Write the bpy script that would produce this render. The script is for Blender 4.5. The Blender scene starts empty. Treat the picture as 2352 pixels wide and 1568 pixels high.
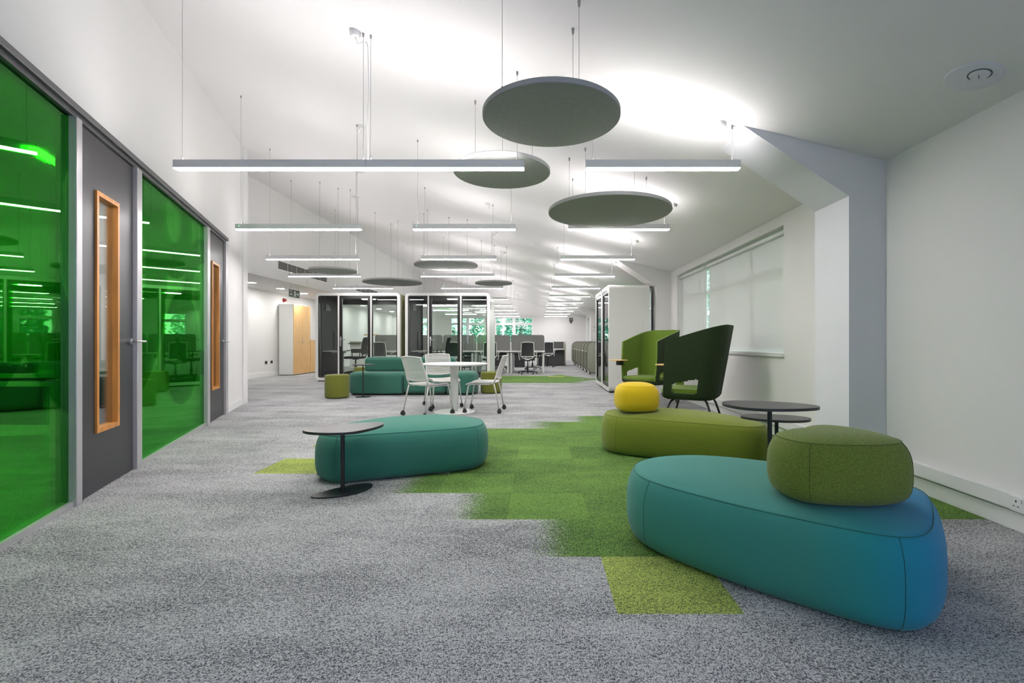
import bpy, bmesh, math, random
from mathutils import Vector, Matrix
random.seed(7)
PI = math.pi
SC = bpy.context.scene
COL = SC.collection

# ------------------------------------------------------------------ camera, world, big lights, exposure
cam_d = bpy.data.cameras.new('camera')
cam = bpy.data.objects.new('camera', cam_d); COL.objects.link(cam)
cam.location = (0, 0, 1.07); cam.rotation_euler = (PI/2, 0, 0)
cam_d.sensor_width = 36; cam_d.lens = 1100/2352*36
cam_d.shift_x = -59/2352; cam_d.clip_start = .05; cam_d.clip_end = 200
SC.camera = cam
SC.view_settings.view_transform = 'Standard'; SC.view_settings.look = 'None'
SC.view_settings.gamma = 1; SC.view_settings.exposure = 0.82
SC.view_settings.use_curve_mapping = False
SC.cycles.use_denoising = True
SC.cycles.max_bounces = 8; SC.cycles.diffuse_bounces = 5; SC.cycles.transparent_max_bounces = 24
SC.cycles.sample_clamp_indirect = 6
SC.cycles.caustics_reflective = False; SC.cycles.caustics_refractive = False

world = bpy.data.worlds.new('world'); SC.world = world; world.use_nodes = True
bg = world.node_tree.nodes['Background']
bg.inputs[0].default_value = (.86, .94, 1, 1); bg.inputs[1].default_value = 3.4

BAR_DOWN, BAR_UP, ADDED_DAYLIGHT = 40.0, 42.0, 58.0
def area(name, loc, rot, sx, sy, power, col):
    l = bpy.data.lights.new(name, 'AREA'); l.shape = 'RECTANGLE'; l.size = sx; l.size_y = sy
    l.energy = power; l.color = col
    o = bpy.data.objects.new(name, l); COL.objects.link(o); o.location = loc; o.rotation_euler = rot
    return o
# added blue daylight lamp in the opening of unseen window_9 behind the camera
area('window_daylight', (2.84, -2.4, 1.6), (0, PI/2, 0), 1.3, 3.0, ADDED_DAYLIGHT, (.50, .58, 1))

# ------------------------------------------------------------------ materials
def lin(c): return c/12.92 if c <= .04045 else ((c+.055)/1.055)**2.4
def srgb(r, g, b): return (lin(r/255), lin(g/255), lin(b/255))
MATS = {}
def mat(name, col, rough=.6, metal=0., noise=None, bump=None, spec=.5, emit=None, sheen=0):
    m = bpy.data.materials.new(name); m.use_nodes = True; nt = m.node_tree; N = nt.nodes; L = nt.links
    b = N['Principled BSDF']
    b.inputs['Base Color'].default_value = (*col, 1); b.inputs['Roughness'].default_value = rough
    b.inputs['Metallic'].default_value = metal; b.inputs['Specular IOR Level'].default_value = spec
    if sheen:
        b.inputs['Sheen Weight'].default_value = sheen
    tc = N.new('ShaderNodeTexCoord')
    if noise:
        sc, amt = noise[:2]
        mp = N.new('ShaderNodeMapping'); mp.inputs['Scale'].default_value = noise[2] if len(noise) > 2 else (1, 1, 1)
        L.new(tc.outputs['Object'], mp.inputs[0])
        n = N.new('ShaderNodeTexNoise'); n.inputs['Scale'].default_value = sc; n.inputs['Detail'].default_value = 4
        L.new(mp.outputs[0], n.inputs['Vector'])
        r = N.new('ShaderNodeValToRGB')
        r.color_ramp.elements[0].position = .3; r.color_ramp.elements[1].position = .7
        r.color_ramp.elements[0].color = (*[c*(1-amt) for c in col], 1)
        r.color_ramp.elements[1].color = (*[min(1, c*(1+amt)) for c in col], 1)
        L.new(n.outputs['Fac'], r.inputs[0]); L.new(r.outputs[0], b.inputs['Base Color'])
    if bump:
        n = N.new('ShaderNodeTexNoise'); n.inputs['Scale'].default_value = bump[0]; n.inputs['Detail'].default_value = 3
        L.new(tc.outputs['Object'], n.inputs['Vector'])
        bp = N.new('ShaderNodeBump'); bp.inputs['Strength'].default_value = bump[1]; bp.inputs['Distance'].default_value = .002
        L.new(n.outputs['Fac'], bp.inputs['Height']); L.new(bp.outputs[0], b.inputs['Normal'])
    if emit:
        b.inputs['Emission Color'].default_value = (*emit[0], 1); b.inputs['Emission Strength'].default_value = emit[1]
    MATS[name] = m
    return m

wall_m = mat('wall_paint', (.76, .75, .735), .75, bump=(90, .05))
ceil_m = mat('ceiling_paint', (.75, .74, .735), .8, bump=(70, .04))
cool_m = mat('pier_paint', (.76, .76, .80), .75, bump=(90, .05))  # wall paint copy with the nearest pier's bluish daylight put into the colour
trim_m = mat('white_gloss_trim', (.80, .80, .79), .35)
trunk_m = mat('white_plastic', (.78, .78, .78), .35)
alu_m = mat('satin_aluminium', (.50, .49, .49), .4, .45, noise=(60, .06, (1, 1, .05)))
hdr_m = mat('dark_aluminium', (.11, .11, .115), .4, .4)
door_m = mat('charcoal_laminate', (.028, .028, .031), .38, noise=(9, .05))
oak_m = mat('oak_lipping', srgb(196, 132, 62), .4, noise=(26, .25, (1, 1, .08)))
oakp_m = mat('pale_oak', srgb(226, 182, 118), .45, noise=(14, .16, (6, 6, .25)))
steel_m = mat('brushed_steel', (.6, .6, .6), .28, 1, noise=(80, .05))
wire_m = mat('steel_wire', (.35, .35, .35), .4, .8)
black_m = mat('black_powder_coat', (.012, .012, .014), .42, bump=(300, .03))
tbl_m = mat('black_table_top', (.035, .033, .036), .33, noise=(30, .1))
blkf_m = mat('black_frame', (.012, .012, .012), .35)
blkp_m = mat('black_plastic', (.02, .02, .02), .5)
mesh_m = mat('black_mesh', (.035, .035, .036), .75, noise=(160, .4))
white_m = mat('white_powder_coat', (.74, .75, .72), .38)
pod_m = mat('pod_white', (.78, .78, .74), .3)
chairw_m = mat('pale_grey_plastic', (.63, .615, .59), .45)
leg_m = mat('pale_grey_steel', (.60, .59, .57), .35, .3)
lining_m = mat('charcoal_felt', (.085, .085, .087), .95, noise=(50, .2))
olivef_m = mat('olive_felt', (.34, .34, .17), .9, noise=(60, .1))
pan_m = mat('sage_grey_felt', (.27, .275, .22), .9, noise=(70, .1))
edge_shade_m = mat('dark_felt_edging', (.10, .10, .08), .9)  # shade between the dividers, put into a dark colour
screen_m = mat('grey_screen_fabric', (.155, .155, .145), .9, noise=(120, .15), bump=(400, .2))
disc_m = mat('grey_acoustic_felt', (.27, .28, .255), .95, noise=(35, .06), bump=(500, .15))
rim_m = mat('grey_felt_edge', (.36, .37, .36), .95)  # disc felt with the light on its rim put into a paler colour
body_m = mat('lamp_body', (.74, .74, .73), .45, 0)
red_m = mat('red_plastic', (.25, .008, .01), .35)
sign_m = mat('sign_green_black', (.006, .035, .02), .4)
signw_m = mat('sign_white', (.8, .85, .8), .5)
dark_m = mat('dark_void', (.012, .012, .012), .8)
grill_m = mat('grille_metal', (.5, .5, .48), .5)
cable_m = mat('white_cable', (.75, .75, .73), .5)
spk_m = mat('white_speaker_plastic', (.66, .66, .72), .45)
pot_m = mat('grey_pot', (.2, .2, .2), .5)
leaf_m = mat('palm_leaf', (.03, .075, .025), .5, noise=(12, .3))
soil_m = mat('soil', (.03, .02, .015), .9)
bark_m = mat('bark', (.12, .09, .06), .9, noise=(20, .3))
tree_m = mat('tree_leaf', (.10, .36, .25), .6, noise=(1.1, .6))
tree2_m = mat('tree_leaf_pale', (.48, .72, .62), .6, noise=(1.3, .4))
grass_m = mat('grass_ground', (.12, .25, .08), .9, noise=(3, .3))
slate_m = mat('outer_wall', (.5, .5, .48), .9)
def fabric(name, col, amt=.18, sc=260, sheen=.15):
    return mat(name, col, .92, noise=(sc, amt), bump=(700, .25), spec=.2, sheen=sheen)
teal_m = fabric('teal_fabric', (.045, .195, .148), .08)
teals_m = fabric('teal_sofa_fabric', (.042, .15, .11), .08)
olive_m = fabric('olive_fabric', (.165, .205, .022), .22)
moss_m = fabric('moss_fabric', (.135, .185, .028), .35, 200)
yellow_m = fabric('yellow_fabric', (.66, .46, .012), .10)
lime_m = fabric('lime_fabric', (.125, .20, .022), .15)
dkgreen_m = fabric('dark_green_fabric', (.022, .036, .014), .15, sheen=.05)
seam_m = fabric('seam_thread_teal', (.018, .12, .095), .1)
seamo_m = fabric('seam_thread_olive', (.08, .11, .018), .1)
stool_m = fabric('green_stool_fabric', (.15, .165, .025), .12)
blind_m = bpy.data.materials.new('blind_fabric'); blind_m.use_nodes = True
nt = blind_m.node_tree; N = nt.nodes; L = nt.links
for n_ in list(N): N.remove(n_)
o_ = N.new('ShaderNodeOutputMaterial'); mx = N.new('ShaderNodeMixShader'); mx.inputs[0].default_value = .28
d_ = N.new('ShaderNodeBsdfDiffuse'); d_.inputs[0].default_value = (.74, .74, .70, 1)
t_ = N.new('ShaderNodeBsdfTranslucent'); t_.inputs[0].default_value = (.8, .8, .82, 1)
L.new(d_.outputs[0], mx.inputs[1]); L.new(t_.outputs[0], mx.inputs[2]); L.new(mx.outputs[0], o_.inputs[0])

def glass(name, col, fres=1.0, light=None, shapes=(), ior=1.5, gcol=(1, 1, 1)):
    m = bpy.data.materials.new(name); m.use_nodes = True; nt = m.node_tree; N = nt.nodes; L = nt.links
    for n_ in list(N): N.remove(n_)
    out = N.new('ShaderNodeOutputMaterial'); mix = N.new('ShaderNodeMixShader')
    tr = N.new('ShaderNodeBsdfTransparent'); tr.inputs[0].default_value = (*col, 1)
    gl = N.new('ShaderNodeBsdfGlossy'); gl.inputs['Roughness'].default_value = .015; gl.inputs['Color'].default_value = (*gcol, 1)
    fr = N.new('ShaderNodeFresnel'); fr.inputs['IOR'].default_value = ior
    mu = N.new('ShaderNodeMath'); mu.operation = 'MULTIPLY'; mu.inputs[1].default_value = fres
    L.new(fr.outputs[0], mu.inputs[0]); L.new(mu.outputs[0], mix.inputs[0])
    L.new(tr.outputs[0], mix.inputs[1]); L.new(gl.outputs[0], mix.inputs[2]); L.new(mix.outputs[0], out.inputs[0])
    if shapes:      # printed film: big round letter-like shapes of a darker green
        tc = N.new('ShaderNodeTexCoord'); last = None
        for (cx, cz, r0, r1) in shapes:
            su = N.new('ShaderNodeVectorMath'); su.operation = 'SUBTRACT'; su.inputs[1].default_value = (cx, 0, cz)
            L.new(tc.outputs['Object'], su.inputs[0])
            ml = N.new('ShaderNodeVectorMath'); ml.operation = 'MULTIPLY'; ml.inputs[1].default_value = (1, 0, 1)
            L.new(su.outputs[0], ml.inputs[0])
            ln = N.new('ShaderNodeVectorMath'); ln.operation = 'LENGTH'; L.new(ml.outputs[0], ln.inputs[0])
            a = N.new('ShaderNodeMath'); a.operation = 'LESS_THAN'; a.inputs[1].default_value = r1
            b = N.new('ShaderNodeMath'); b.operation = 'GREATER_THAN'; b.inputs[1].default_value = r0
            c = N.new('ShaderNodeMath'); c.operation = 'MULTIPLY'
            L.new(ln.outputs['Value'], a.inputs[0]); L.new(ln.outputs['Value'], b.inputs[0])
            L.new(a.outputs[0], c.inputs[0]); L.new(b.outputs[0], c.inputs[1])
            if last:
                mxx = N.new('ShaderNodeMath'); mxx.operation = 'MAXIMUM'
                L.new(last.outputs[0], mxx.inputs[0]); L.new(c.outputs[0], mxx.inputs[1]); last = mxx
            else: last = c
        mc = N.new('ShaderNodeMix'); mc.data_type = 'RGBA'
        mc.inputs['A'].default_value = (*light, 1); mc.inputs['B'].default_value = (*col, 1)
        L.new(last.outputs[0], mc.inputs['Factor']); L.new(mc.outputs['Result'], tr.inputs[0])
    return m
clear_m = glass('clear_glass', (.95, .97, .96), .8)
podg_m = glass('pod_glass', (.93, .96, .94), .9)
green_m = glass('green_film_glass', (.08, .47, .06), .75, (.33, .72, .28),
                [(-.87, 1.98, 0, 1.47), (1.25, 1.75, .72, 1.28), (3.05, 1.0, 0, .62), (2.75, 2.35, .25, .62), (3.9, 1.5, .55, .85)], 1.5, (.35, 1, .35))
def emis(name, col, s):
    m = bpy.data.materials.new(name); m.use_nodes = True
    b = m.node_tree.nodes['Principled BSDF']; b.inputs['Base Color'].default_value = (.8, .8, .8, 1)
    b.inputs['Emission Color'].default_value = (*col, 1); b.inputs['Emission Strength'].default_value = s
    return m
down_m = emis('lamp_diffuser', (1, .95, .965), BAR_DOWN)
up_m = emis('lamp_uplight', (1, .95, .965), BAR_UP)
dl_m = emis('downlight_glow', (1, .97, .96), 90)
rl_m = emis('room_light_glow', (1, .98, .97), 24)
podl_m = emis('pod_lamp_glow', (1, .98, .96), 30)
led_m = emis('green_led', (.1, 1, .5), 1)

# teal pouf cloth with the blue daylight on its end painted into the colour
def daylight_tint():
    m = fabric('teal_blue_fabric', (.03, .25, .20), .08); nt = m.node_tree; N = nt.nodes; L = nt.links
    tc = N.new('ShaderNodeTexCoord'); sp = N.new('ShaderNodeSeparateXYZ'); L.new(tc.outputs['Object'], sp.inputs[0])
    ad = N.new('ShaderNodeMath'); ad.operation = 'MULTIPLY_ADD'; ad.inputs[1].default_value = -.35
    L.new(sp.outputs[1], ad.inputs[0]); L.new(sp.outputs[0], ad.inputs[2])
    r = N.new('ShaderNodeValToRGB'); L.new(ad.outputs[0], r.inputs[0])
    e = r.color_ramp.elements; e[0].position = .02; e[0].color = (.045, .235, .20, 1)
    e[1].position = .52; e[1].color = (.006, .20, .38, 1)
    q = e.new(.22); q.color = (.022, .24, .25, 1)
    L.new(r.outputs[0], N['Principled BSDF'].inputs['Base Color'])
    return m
daylight_tint_m = daylight_tint()

# carpet: speckled grey tiles; the colour of each tile is carried by two corner attributes
def carpet():
    m = bpy.data.materials.new('carpet_tiles'); m.use_nodes = True; nt = m.node_tree; N = nt.nodes; L = nt.links
    b = N['Principled BSDF']; b.inputs['Roughness'].default_value = .95; b.inputs['Specular IOR Level'].default_value = .15
    tc = N.new('ShaderNodeTexCoord')
    def noise(scale, mp=(1, 1, 1), detail=2, dist=0, rough=.5):
        q = N.new('ShaderNodeMapping'); q.inputs['Scale'].default_value = mp; L.new(tc.outputs['Object'], q.inputs[0])
        n = N.new('ShaderNodeTexNoise'); n.inputs['Scale'].default_value = scale; n.inputs['Detail'].default_value = detail
        n.inputs['Distortion'].default_value = dist; n.inputs['Roughness'].default_value = rough
        L.new(q.outputs[0], n.inputs['Vector']); return n.outputs['Fac']
    def math_(op, a, b_=None, c=None, clamp=False):
        n = N.new('ShaderNodeMath'); n.operation = op; n.use_clamp = clamp
        for i, v in enumerate((a, b_, c)):
            if v is None: continue
            if isinstance(v, (int, float)): n.inputs[i].default_value = v
            else: L.new(v, n.inputs[i])
        return n.outputs[0]
    def mixc(f, a, b_):
        n = N.new('ShaderNodeMix'); n.data_type = 'RGBA'
        L.new(f, n.inputs['Factor'])
        for k, v in (('A', a), ('B', b_)):
            if isinstance(v, tuple): n.inputs[k].default_value = (*v, 1)
            else: L.new(v, n.inputs[k])
        return n.outputs['Result']
    def ramp(f, a, b_):
        n = N.new('ShaderNodeMapRange'); n.inputs['From Min'].default_value = a; n.inputs['From Max'].default_value = b_
        L.new(f, n.inputs['Value']); return n.outputs[0]
    fleck = noise(215, (1, .55, 1), 3, .8, .7)
    fleck2 = noise(135, (.5, 1.1, 1), 2, 1.5, .6)
    fl = math_('ADD', math_('MULTIPLY', fleck, .62), math_('MULTIPLY', fleck2, .38))
    patch = noise(1.35, (.55, 1.6, 1), 3, .4)
    patch2 = noise(5, (.6, 1.3, 1), 3, .5)
    pt = math_('ADD', math_('MULTIPLY', patch, .6), math_('MULTIPLY', patch2, .4))
    at = N.new('ShaderNodeAttribute'); at.attribute_name = 'green'
    al = N.new('ShaderNodeAttribute'); al.attribute_name = 'lime'
    av = N.new('ShaderNodeAttribute'); av.attribute_name = 'tone'
    thr = math_('ADD', fl, math_('MULTIPLY', math_('SUBTRACT', pt, .5), .18))
    thr = math_('ADD', thr, math_('MULTIPLY', av.outputs['Fac'], .022))
    light = ramp(thr, .435, .545)
    grey = mixc(light, (.065, .070, .078), (.56, .565, .56))
    green = mixc(light, (.020, .048, .016), (.165, .30, .062))
    lime = mixc(light, (.075, .10, .04), (.44, .54, .12))
    g2 = noise(120, (1, .7, 1), 2, .6)
    gsel = ramp(math_('ADD', math_('MULTIPLY', at.outputs['Fac'], .8), math_('SUBTRACT', g2, .4)), .42, .58)
    c = mixc(gsel, grey, green)
    c = mixc(al.outputs['Fac'], c, lime)
    L.new(c, b.inputs['Base Color'])
    bp = N.new('ShaderNodeBump'); bp.inputs['Strength'].default_value = .35; bp.inputs['Distance'].default_value = .003
    L.new(fleck, bp.inputs['Height']); L.new(bp.outputs[0], b.inputs['Normal'])
    return m
carpet_m = carpet()

# ------------------------------------------------------------------ mesh helpers
def link(name, bm, m, parent=None, smooth=None, loc=None, rotz=None):
    me = bpy.data.meshes.new(name); bmesh.ops.recalc_face_normals(bm, faces=bm.faces); bm.to_mesh(me); bm.free()
    if m is not None: me.materials.append(m)
    if smooth:
        for p in me.polygons: p.use_smooth = True
        if smooth is not True and smooth < 179: me.set_sharp_from_angle(angle=math.radians(smooth))
    o = bpy.data.objects.new(name, me); COL.objects.link(o)
    if parent: o.parent = parent
    if loc is not None: o.location = loc
    if rotz is not None: o.rotation_euler = (0, 0, rotz)
    return o
def tag(o, label, cat, group=None, kind=None):
    o['label'] = label; o['category'] = cat
    if group: o['group'] = group
    if kind: o['kind'] = kind
    return o
def thing(name, label, cat, loc=(0, 0, 0), rotz=0, group=None):
    o = bpy.data.objects.new(name, None); COL.objects.link(o); o.empty_display_size = .1
    o.location = loc; o.rotation_euler = (0, 0, rotz)
    return tag(o, label, cat, group)
def struct(name, bm, m, label=None, loc=None, rotz=None, smooth=None):
    o = link(name, bm, m, None, smooth, loc, rotz); o['kind'] = 'structure'; o['category'] = name.split('_')[0]
    o['label'] = label or name
    return o
def dup(root, loc, rotz=None, label=None):
    kids = {}
    allo = [o for o in COL.objects if o.parent is not None]
    for o in allo: kids.setdefault(o.parent.name, []).append(o)
    def cp(o, parent):
        c = o.copy(); COL.objects.link(c); c.parent = parent
        for ch in kids.get(o.name, []): cp(ch, c)
        return c
    r = cp(root, None); r.location = loc
    if rotz is not None: r.rotation_euler = (0, 0, rotz)
    if label: r['label'] = label
    return r
def B(): return bmesh.new()
def box(bm, x0, x1, y0, y1, z0, z1, bev=0, seg=2):
    m = Matrix.Translation(((x0+x1)/2, (y0+y1)/2, (z0+z1)/2)) @ Matrix.Diagonal((abs(x1-x0), abs(y1-y0), abs(z1-z0), 1))
    r = bmesh.ops.create_cube(bm, size=1, matrix=m)
    if bev:
        es = list({e for v in r['verts'] for e in v.link_edges})
        bmesh.ops.bevel(bm, geom=es, offset=bev, segments=seg, affect='EDGES', profile=.5)
    return bm
def bx(*a, **k): return box(B(), *a, **k)
def tube(bm, pts, r, n=10, closed=False, r2=None, cap=True):
    P = [Vector(p) for p in pts]; k = len(P); rings = []
    up = None
    for i in range(k):
        if closed: t = (P[(i+1) % k]-P[i-1])
        else: t = P[min(i+1, k-1)]-P[max(i-1, 0)]
        t.normalize()
        if up is None:
            up = Vector((0, 0, 1)) if abs(t.z) < .9 else Vector((1, 0, 0))
        a = (up - t*up.dot(t))
        if a.length < 1e-5: a = t.orthogonal()
        a.normalize(); up = a; b = t.cross(a)
        rr = r if r2 is None else r+(r2-r)*i/(k-1)
        rings.append([bm.verts.new(P[i]+a*math.cos(2*PI*j/n)*rr+b*math.sin(2*PI*j/n)*rr) for j in range(n)])
    for i in range(k if closed else k-1):
        A, C = rings[i], rings[(i+1) % k]
        for j in range(n): bm.faces.new((A[j], A[(j+1) % n], C[(j+1) % n], C[j]))
    if not closed and cap:
        bm.faces.new(rings[0][::-1]); bm.faces.new(rings[-1])
    return bm
def lathe(bm, prof, n=32, loc=(0, 0, 0), axis='z'):
    rings = []
    for r, z in prof:
        if r < 1e-6: rings.append([bm.verts.new(_ax(0, 0, z, loc, axis))])
        else: rings.append([bm.verts.new(_ax(r*math.cos(2*PI*j/n), r*math.sin(2*PI*j/n), z, loc, axis)) for j in range(n)])
    for A, C in zip(rings, rings[1:]):
        if len(A) == 1 and len(C) == 1: continue
        for j in range(n):
            q = []
            q += [A[0]] if len(A) == 1 else [A[j], A[(j+1) % n]]
            q += [C[0]] if len(C) == 1 else [C[(j+1) % n], C[j]]
            bm.faces.new(q)
    for R in (rings[0], rings[-1]):
        if len(R) > 1: bm.faces.new(R)
    return bm
def _ax(x, y, z, loc, axis):
    if axis == 'x': x, y, z = z, x, y
    elif axis == 'y': x, y, z = x, z, y
    return (x+loc[0], y+loc[1], z+loc[2])
def prism(bm, pts, z0, z1, bev=0, plane='xy', seg=3):
    def f(p, z):
        if plane == 'xy': return (p[0], p[1], z)
        if plane == 'xz': return (p[0], z, p[1])
        return (z, p[0], p[1])
    a = [bm.verts.new(f(p, z0)) for p in pts]; b = [bm.verts.new(f(p, z1)) for p in pts]; n = len(pts)
    fa = bm.faces.new(a[::-1]); fb = bm.faces.new(b)
    for i in range(n): bm.faces.new((a[i], a[(i+1) % n], b[(i+1) % n], b[i]))
    if bev:
        es = list(fa.edges)+list(fb.edges)
        bmesh.ops.bevel(bm, geom=es, offset=bev, segments=seg, affect='EDGES', profile=.5)
    return bm
def rrect(x0, x1, y0, y1, r, n=6, corners=(1, 1, 1, 1)):
    out = []
    for i, (cx, cy, a0) in enumerate(((x1-r, y0+r, -PI/2), (x1-r, y1-r, 0), (x0+r, y1-r, PI/2), (x0+r, y0+r, PI))):
        if not corners[i]:
            out.append(((x1, y0), (x1, y1), (x0, y1), (x0, y0))[i]); continue
        for k in range(n+1):
            a = a0+PI/2*k/n; out.append((cx+r*math.cos(a), cy+r*math.sin(a)))
    return out
def ring(bm, outer, inner, z0, z1, plane='xz'):
    """a hollow sleeve between two outlines with the same number of points"""
    def f(p, z): return (p[0], z, p[1]) if plane == 'xz' else (p[0], p[1], z)
    n = len(outer)
    A = [[bm.verts.new(f(p, z)) for p in o] for o in (outer, inner) for z in (z0, z1)]
    oa, ob, ia, ib = A
    for i in range(n):
        j = (i+1) % n
        bm.faces.new((oa[i], oa[j], ob[j], ob[i])); bm.faces.new((ia[j], ia[i], ib[i], ib[j]))
        bm.faces.new((oa[j], oa[i], ia[i], ia[j])); bm.faces.new((ob[i], ob[j], ib[j], ib[i]))
    return bm
def closed_curve(pts, per=10):
    P = [Vector((p[0], p[1], 0)) for p in pts]; n = len(P); out = []
    for i in range(n):
        p0, p1, p2, p3 = P[i-1], P[i], P[(i+1) % n], P[(i+2) % n]
        for k in range(per):
            t = k/per
            out.append(.5*((2*p1)+(-p0+p2)*t+(2*p0-5*p1+4*p2-p3)*t*t+(-p0+3*p1-3*p2+p3)*t**3))
    # even respacing and a little smoothing
    L_ = [0]
    for i in range(len(out)): L_.append(L_[-1]+(out[(i+1) % len(out)]-out[i]).length)
    M = 96; res = []; k = 0
    for j in range(M):
        d = L_[-1]*j/M
        while L_[k+1] < d: k += 1
        a, b = out[k], out[(k+1) % len(out)]; f = (d-L_[k])/max(1e-9, L_[k+1]-L_[k]); res.append(a.lerp(b, f))
    for _ in range(3): res = [(res[i-1]+res[i]*2+res[(i+1) % M])/4 for i in range(M)]
    return res
def inset_curve(C, d):
    n = len(C); ar = sum(C[i].x*C[(i+1) % n].y-C[(i+1) % n].x*C[i].y for i in range(n))
    s = 1 if ar > 0 else -1; out = []
    for i in range(n):
        t = (C[(i+1) % n]-C[i-1]).normalized(); nn = Vector((-t.y, t.x, 0))*s
        out.append(C[i]+nn*d)
    for _ in range(2): out = [(out[i-1]+out[i]*2+out[(i+1) % n])/4 for i in range(n)]
    return out
def pouf(name, label, cat, outline, h, m, sm, z0=0, group=None, k=None, tag_at=None, vseams=()):
    c = sum((Vector((p[0], p[1], 0)) for p in outline), Vector())/len(outline)
    C = closed_curve([(p[0]-c.x, p[1]-c.y) for p in outline]); k = k or h/.40
    root = thing(name, label, cat, (c.x, c.y, z0), 0, group)
    bm = B(); rings = []
    prof = [(.080, 0), (.058, .010), (.036, .045), (.018, .10), (.006, .19), (0, .32), (0, .50), (.003, .62), (.011, .72), (.024, .81), (.043, .885)]
    for ins, zf in prof:
        rings.append([bm.verts.new(p+Vector((0, 0, zf*h))) for p in inset_curve(C, ins*k)])
    base = inset_curve(C, .043*k); cc = sum(base, Vector())/len(base)
    for s in (.965, .92, .85, .74, .6, .42, .22):
        z = (.885+.115*(1-s**3.6))*h
        rings.append([bm.verts.new(cc+(p-cc)*s+Vector((0, 0, z))) for p in base])
    n = len(C)
    for a, b in zip(rings, rings[1:]):
        for i in range(n): bm.faces.new((a[i], a[(i+1) % n], b[(i+1) % n], b[i]))
    bm.faces.new(rings[0][::-1]); top = bm.verts.new(cc+Vector((0, 0, h)))
    for i in range(n): bm.faces.new((rings[-1][i], rings[-1][(i+1) % n], top))
    body = link('upholstery', bm, m, root, True)
    bm = B(); tube(bm, [p+Vector((0, 0, .887*h)) for p in inset_curve(C, .0428*k)], .0016, 6, True)
    link('seam', bm, sm, root, True)
    for (vx, vy) in vseams:
        ix = min(range(n), key=lambda i: (C[i]-Vector((vx-c.x, vy-c.y, 0))).length)
        bm = B(); tube(bm, [inset_curve(C, (ins-.0006)*k)[ix]+Vector((0, 0, zf*h)) for ins, zf in prof], .0012, 6)
        link('side_seam', bm, sm, root, True)
    if tag_at is not None:
        p = inset_curve(C, .022*k)[tag_at]; t = (C[(tag_at+1) % n]-C[tag_at-1]).normalized()
        a = math.atan2(t.y, t.x)
        link('maker_tag', bx(-.014, .014, -.006, .006, .035, .085), blkp_m, root, None, (p.x, p.y, 0), a)
    return root

# ------------------------------------------------------------------ room shell
def cz(x): return 3.158-.25*x
Y0, Y1, XR, XL = -8.0, 27.0, 2.72, -8.2
# floor, one face per carpet tile
def make_floor():
    xs = [.314+.5*i for i in range(6)]+[2.72]
    xs = [v for v in xs if v <= 2.72]
    left = [-.186]
    while left[-1] > -9.2: left.append(left[-1]-.53)
    xs = left[::-1]+xs+[3.1]
    ys = []; y = 2.383-.5*22
    while y < Y1+.3: ys.append(y); y += .5
    ys[-1] = Y1+.3
    bm = B(); g = bm.loops.layers.float.new('green'); l = bm.loops.layers.float.new('lime'); t = bm.loops.layers.float.new('tone')
    V = {}
    def idx(v, arr):
        for i in range(len(arr)-1):
            if arr[i] <= v < arr[i+1]: return i
    rnd = random.Random(4)
    x0i = idx(.4, xs); y0i = idx(2.5, ys)                     # tile i=0, j=0
    G = {}                                                    # (i, j) -> (left, right) greenness
    def row(j, grad, full_to=8, end=1.0):
        for i in range(grad, full_to):
            G[(i, j)] = (0.0 if i == grad else 1.0, 1.0)
        G[(full_to-1, j)] = (G[(full_to-1, j)][0], end)
    row(0, -1, 3, .3); row(1, -2); row(2, -3); row(3, -2); row(4, -3); row(5, -2); row(6, -2, 6, .2); row(7, -1, 3, .2); row(8, 0, 3, .3)
    G[(-3, 6)] = (.8, 1); G[(-2, 5)] = (1, 1); G[(-2, 6)] = (1, 1); G[(-2, 4)] = (1, 1); G[(-2, 3)] = (1, 1)
    G[(-1, 7)] = (.3, .8)
    for j in range(20, 25):
        for i in range(-6, 2): G[(i, j)] = (.85, .85)
    for j, e in ((20, 0), (21, 1), (22, 2), (23, 1), (24, 0)):
        G[(1, j)] = (.8, .3) if e == 0 else (.9, .6); 
        if e > 0: G[(2, j)] = (.6, .1)
        if e > 1: G[(3, j)] = (.5, .0); G[(2, j)] = (.8, .5)
    G[(0, 25)] = (.3, .9); G[(1, 25)] = (.5, .1)
    LM = {(0, -1), (-5, 3), (-5, 5)} | {(0, 24)}
    for a in range(len(xs)-1):
        for b in range(len(ys)-1):
            vs = []
            for (p, q) in ((a, b), (a+1, b), (a+1, b+1), (a, b+1)):
                if (p, q) not in V: V[(p, q)] = bm.verts.new((xs[p], ys[q], 0))
                vs.append(V[(p, q)])
            f = bm.faces.new(vs); key = (a-x0i, b-y0i); gl, gr = G.get(key, (0, 0)); tn = rnd.uniform(-.35, .35)
            if gl or gr: tn = rnd.uniform(-.9, .9)
            for lp, left_ in zip(f.loops, (1, 0, 0, 1)):
                lp[g] = gl if left_ else gr
                lp[l] = 1.0 if key in LM else 0.0
                lp[t] = tn
    box(bm, -9.3, 3.1, Y0-.3, Y1+.3, -.12, -.01)
    o = struct('floor', bm, carpet_m, 'speckled grey carpet tiles with a stepped green patch')
    return o
make_floor()
# sloping ceiling
bm = B()
P = [(3.0, Y0-.3), (3.0, Y1+.3), (-9.2, Y1+.3), (-9.2, Y0-.3)]
a = [bm.verts.new((x, y, cz(x))) for x, y in P]; b = [bm.verts.new((x, y, cz(x)+.2)) for x, y in P]
bm.faces.new(a); bm.faces.new(b[::-1])
for i in range(4): bm.faces.new((a[i], a[(i+1) % 4], b[(i+1) % 4], b[i]))
struct('ceiling', bm, ceil_m, 'white sloping ceiling')
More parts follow.
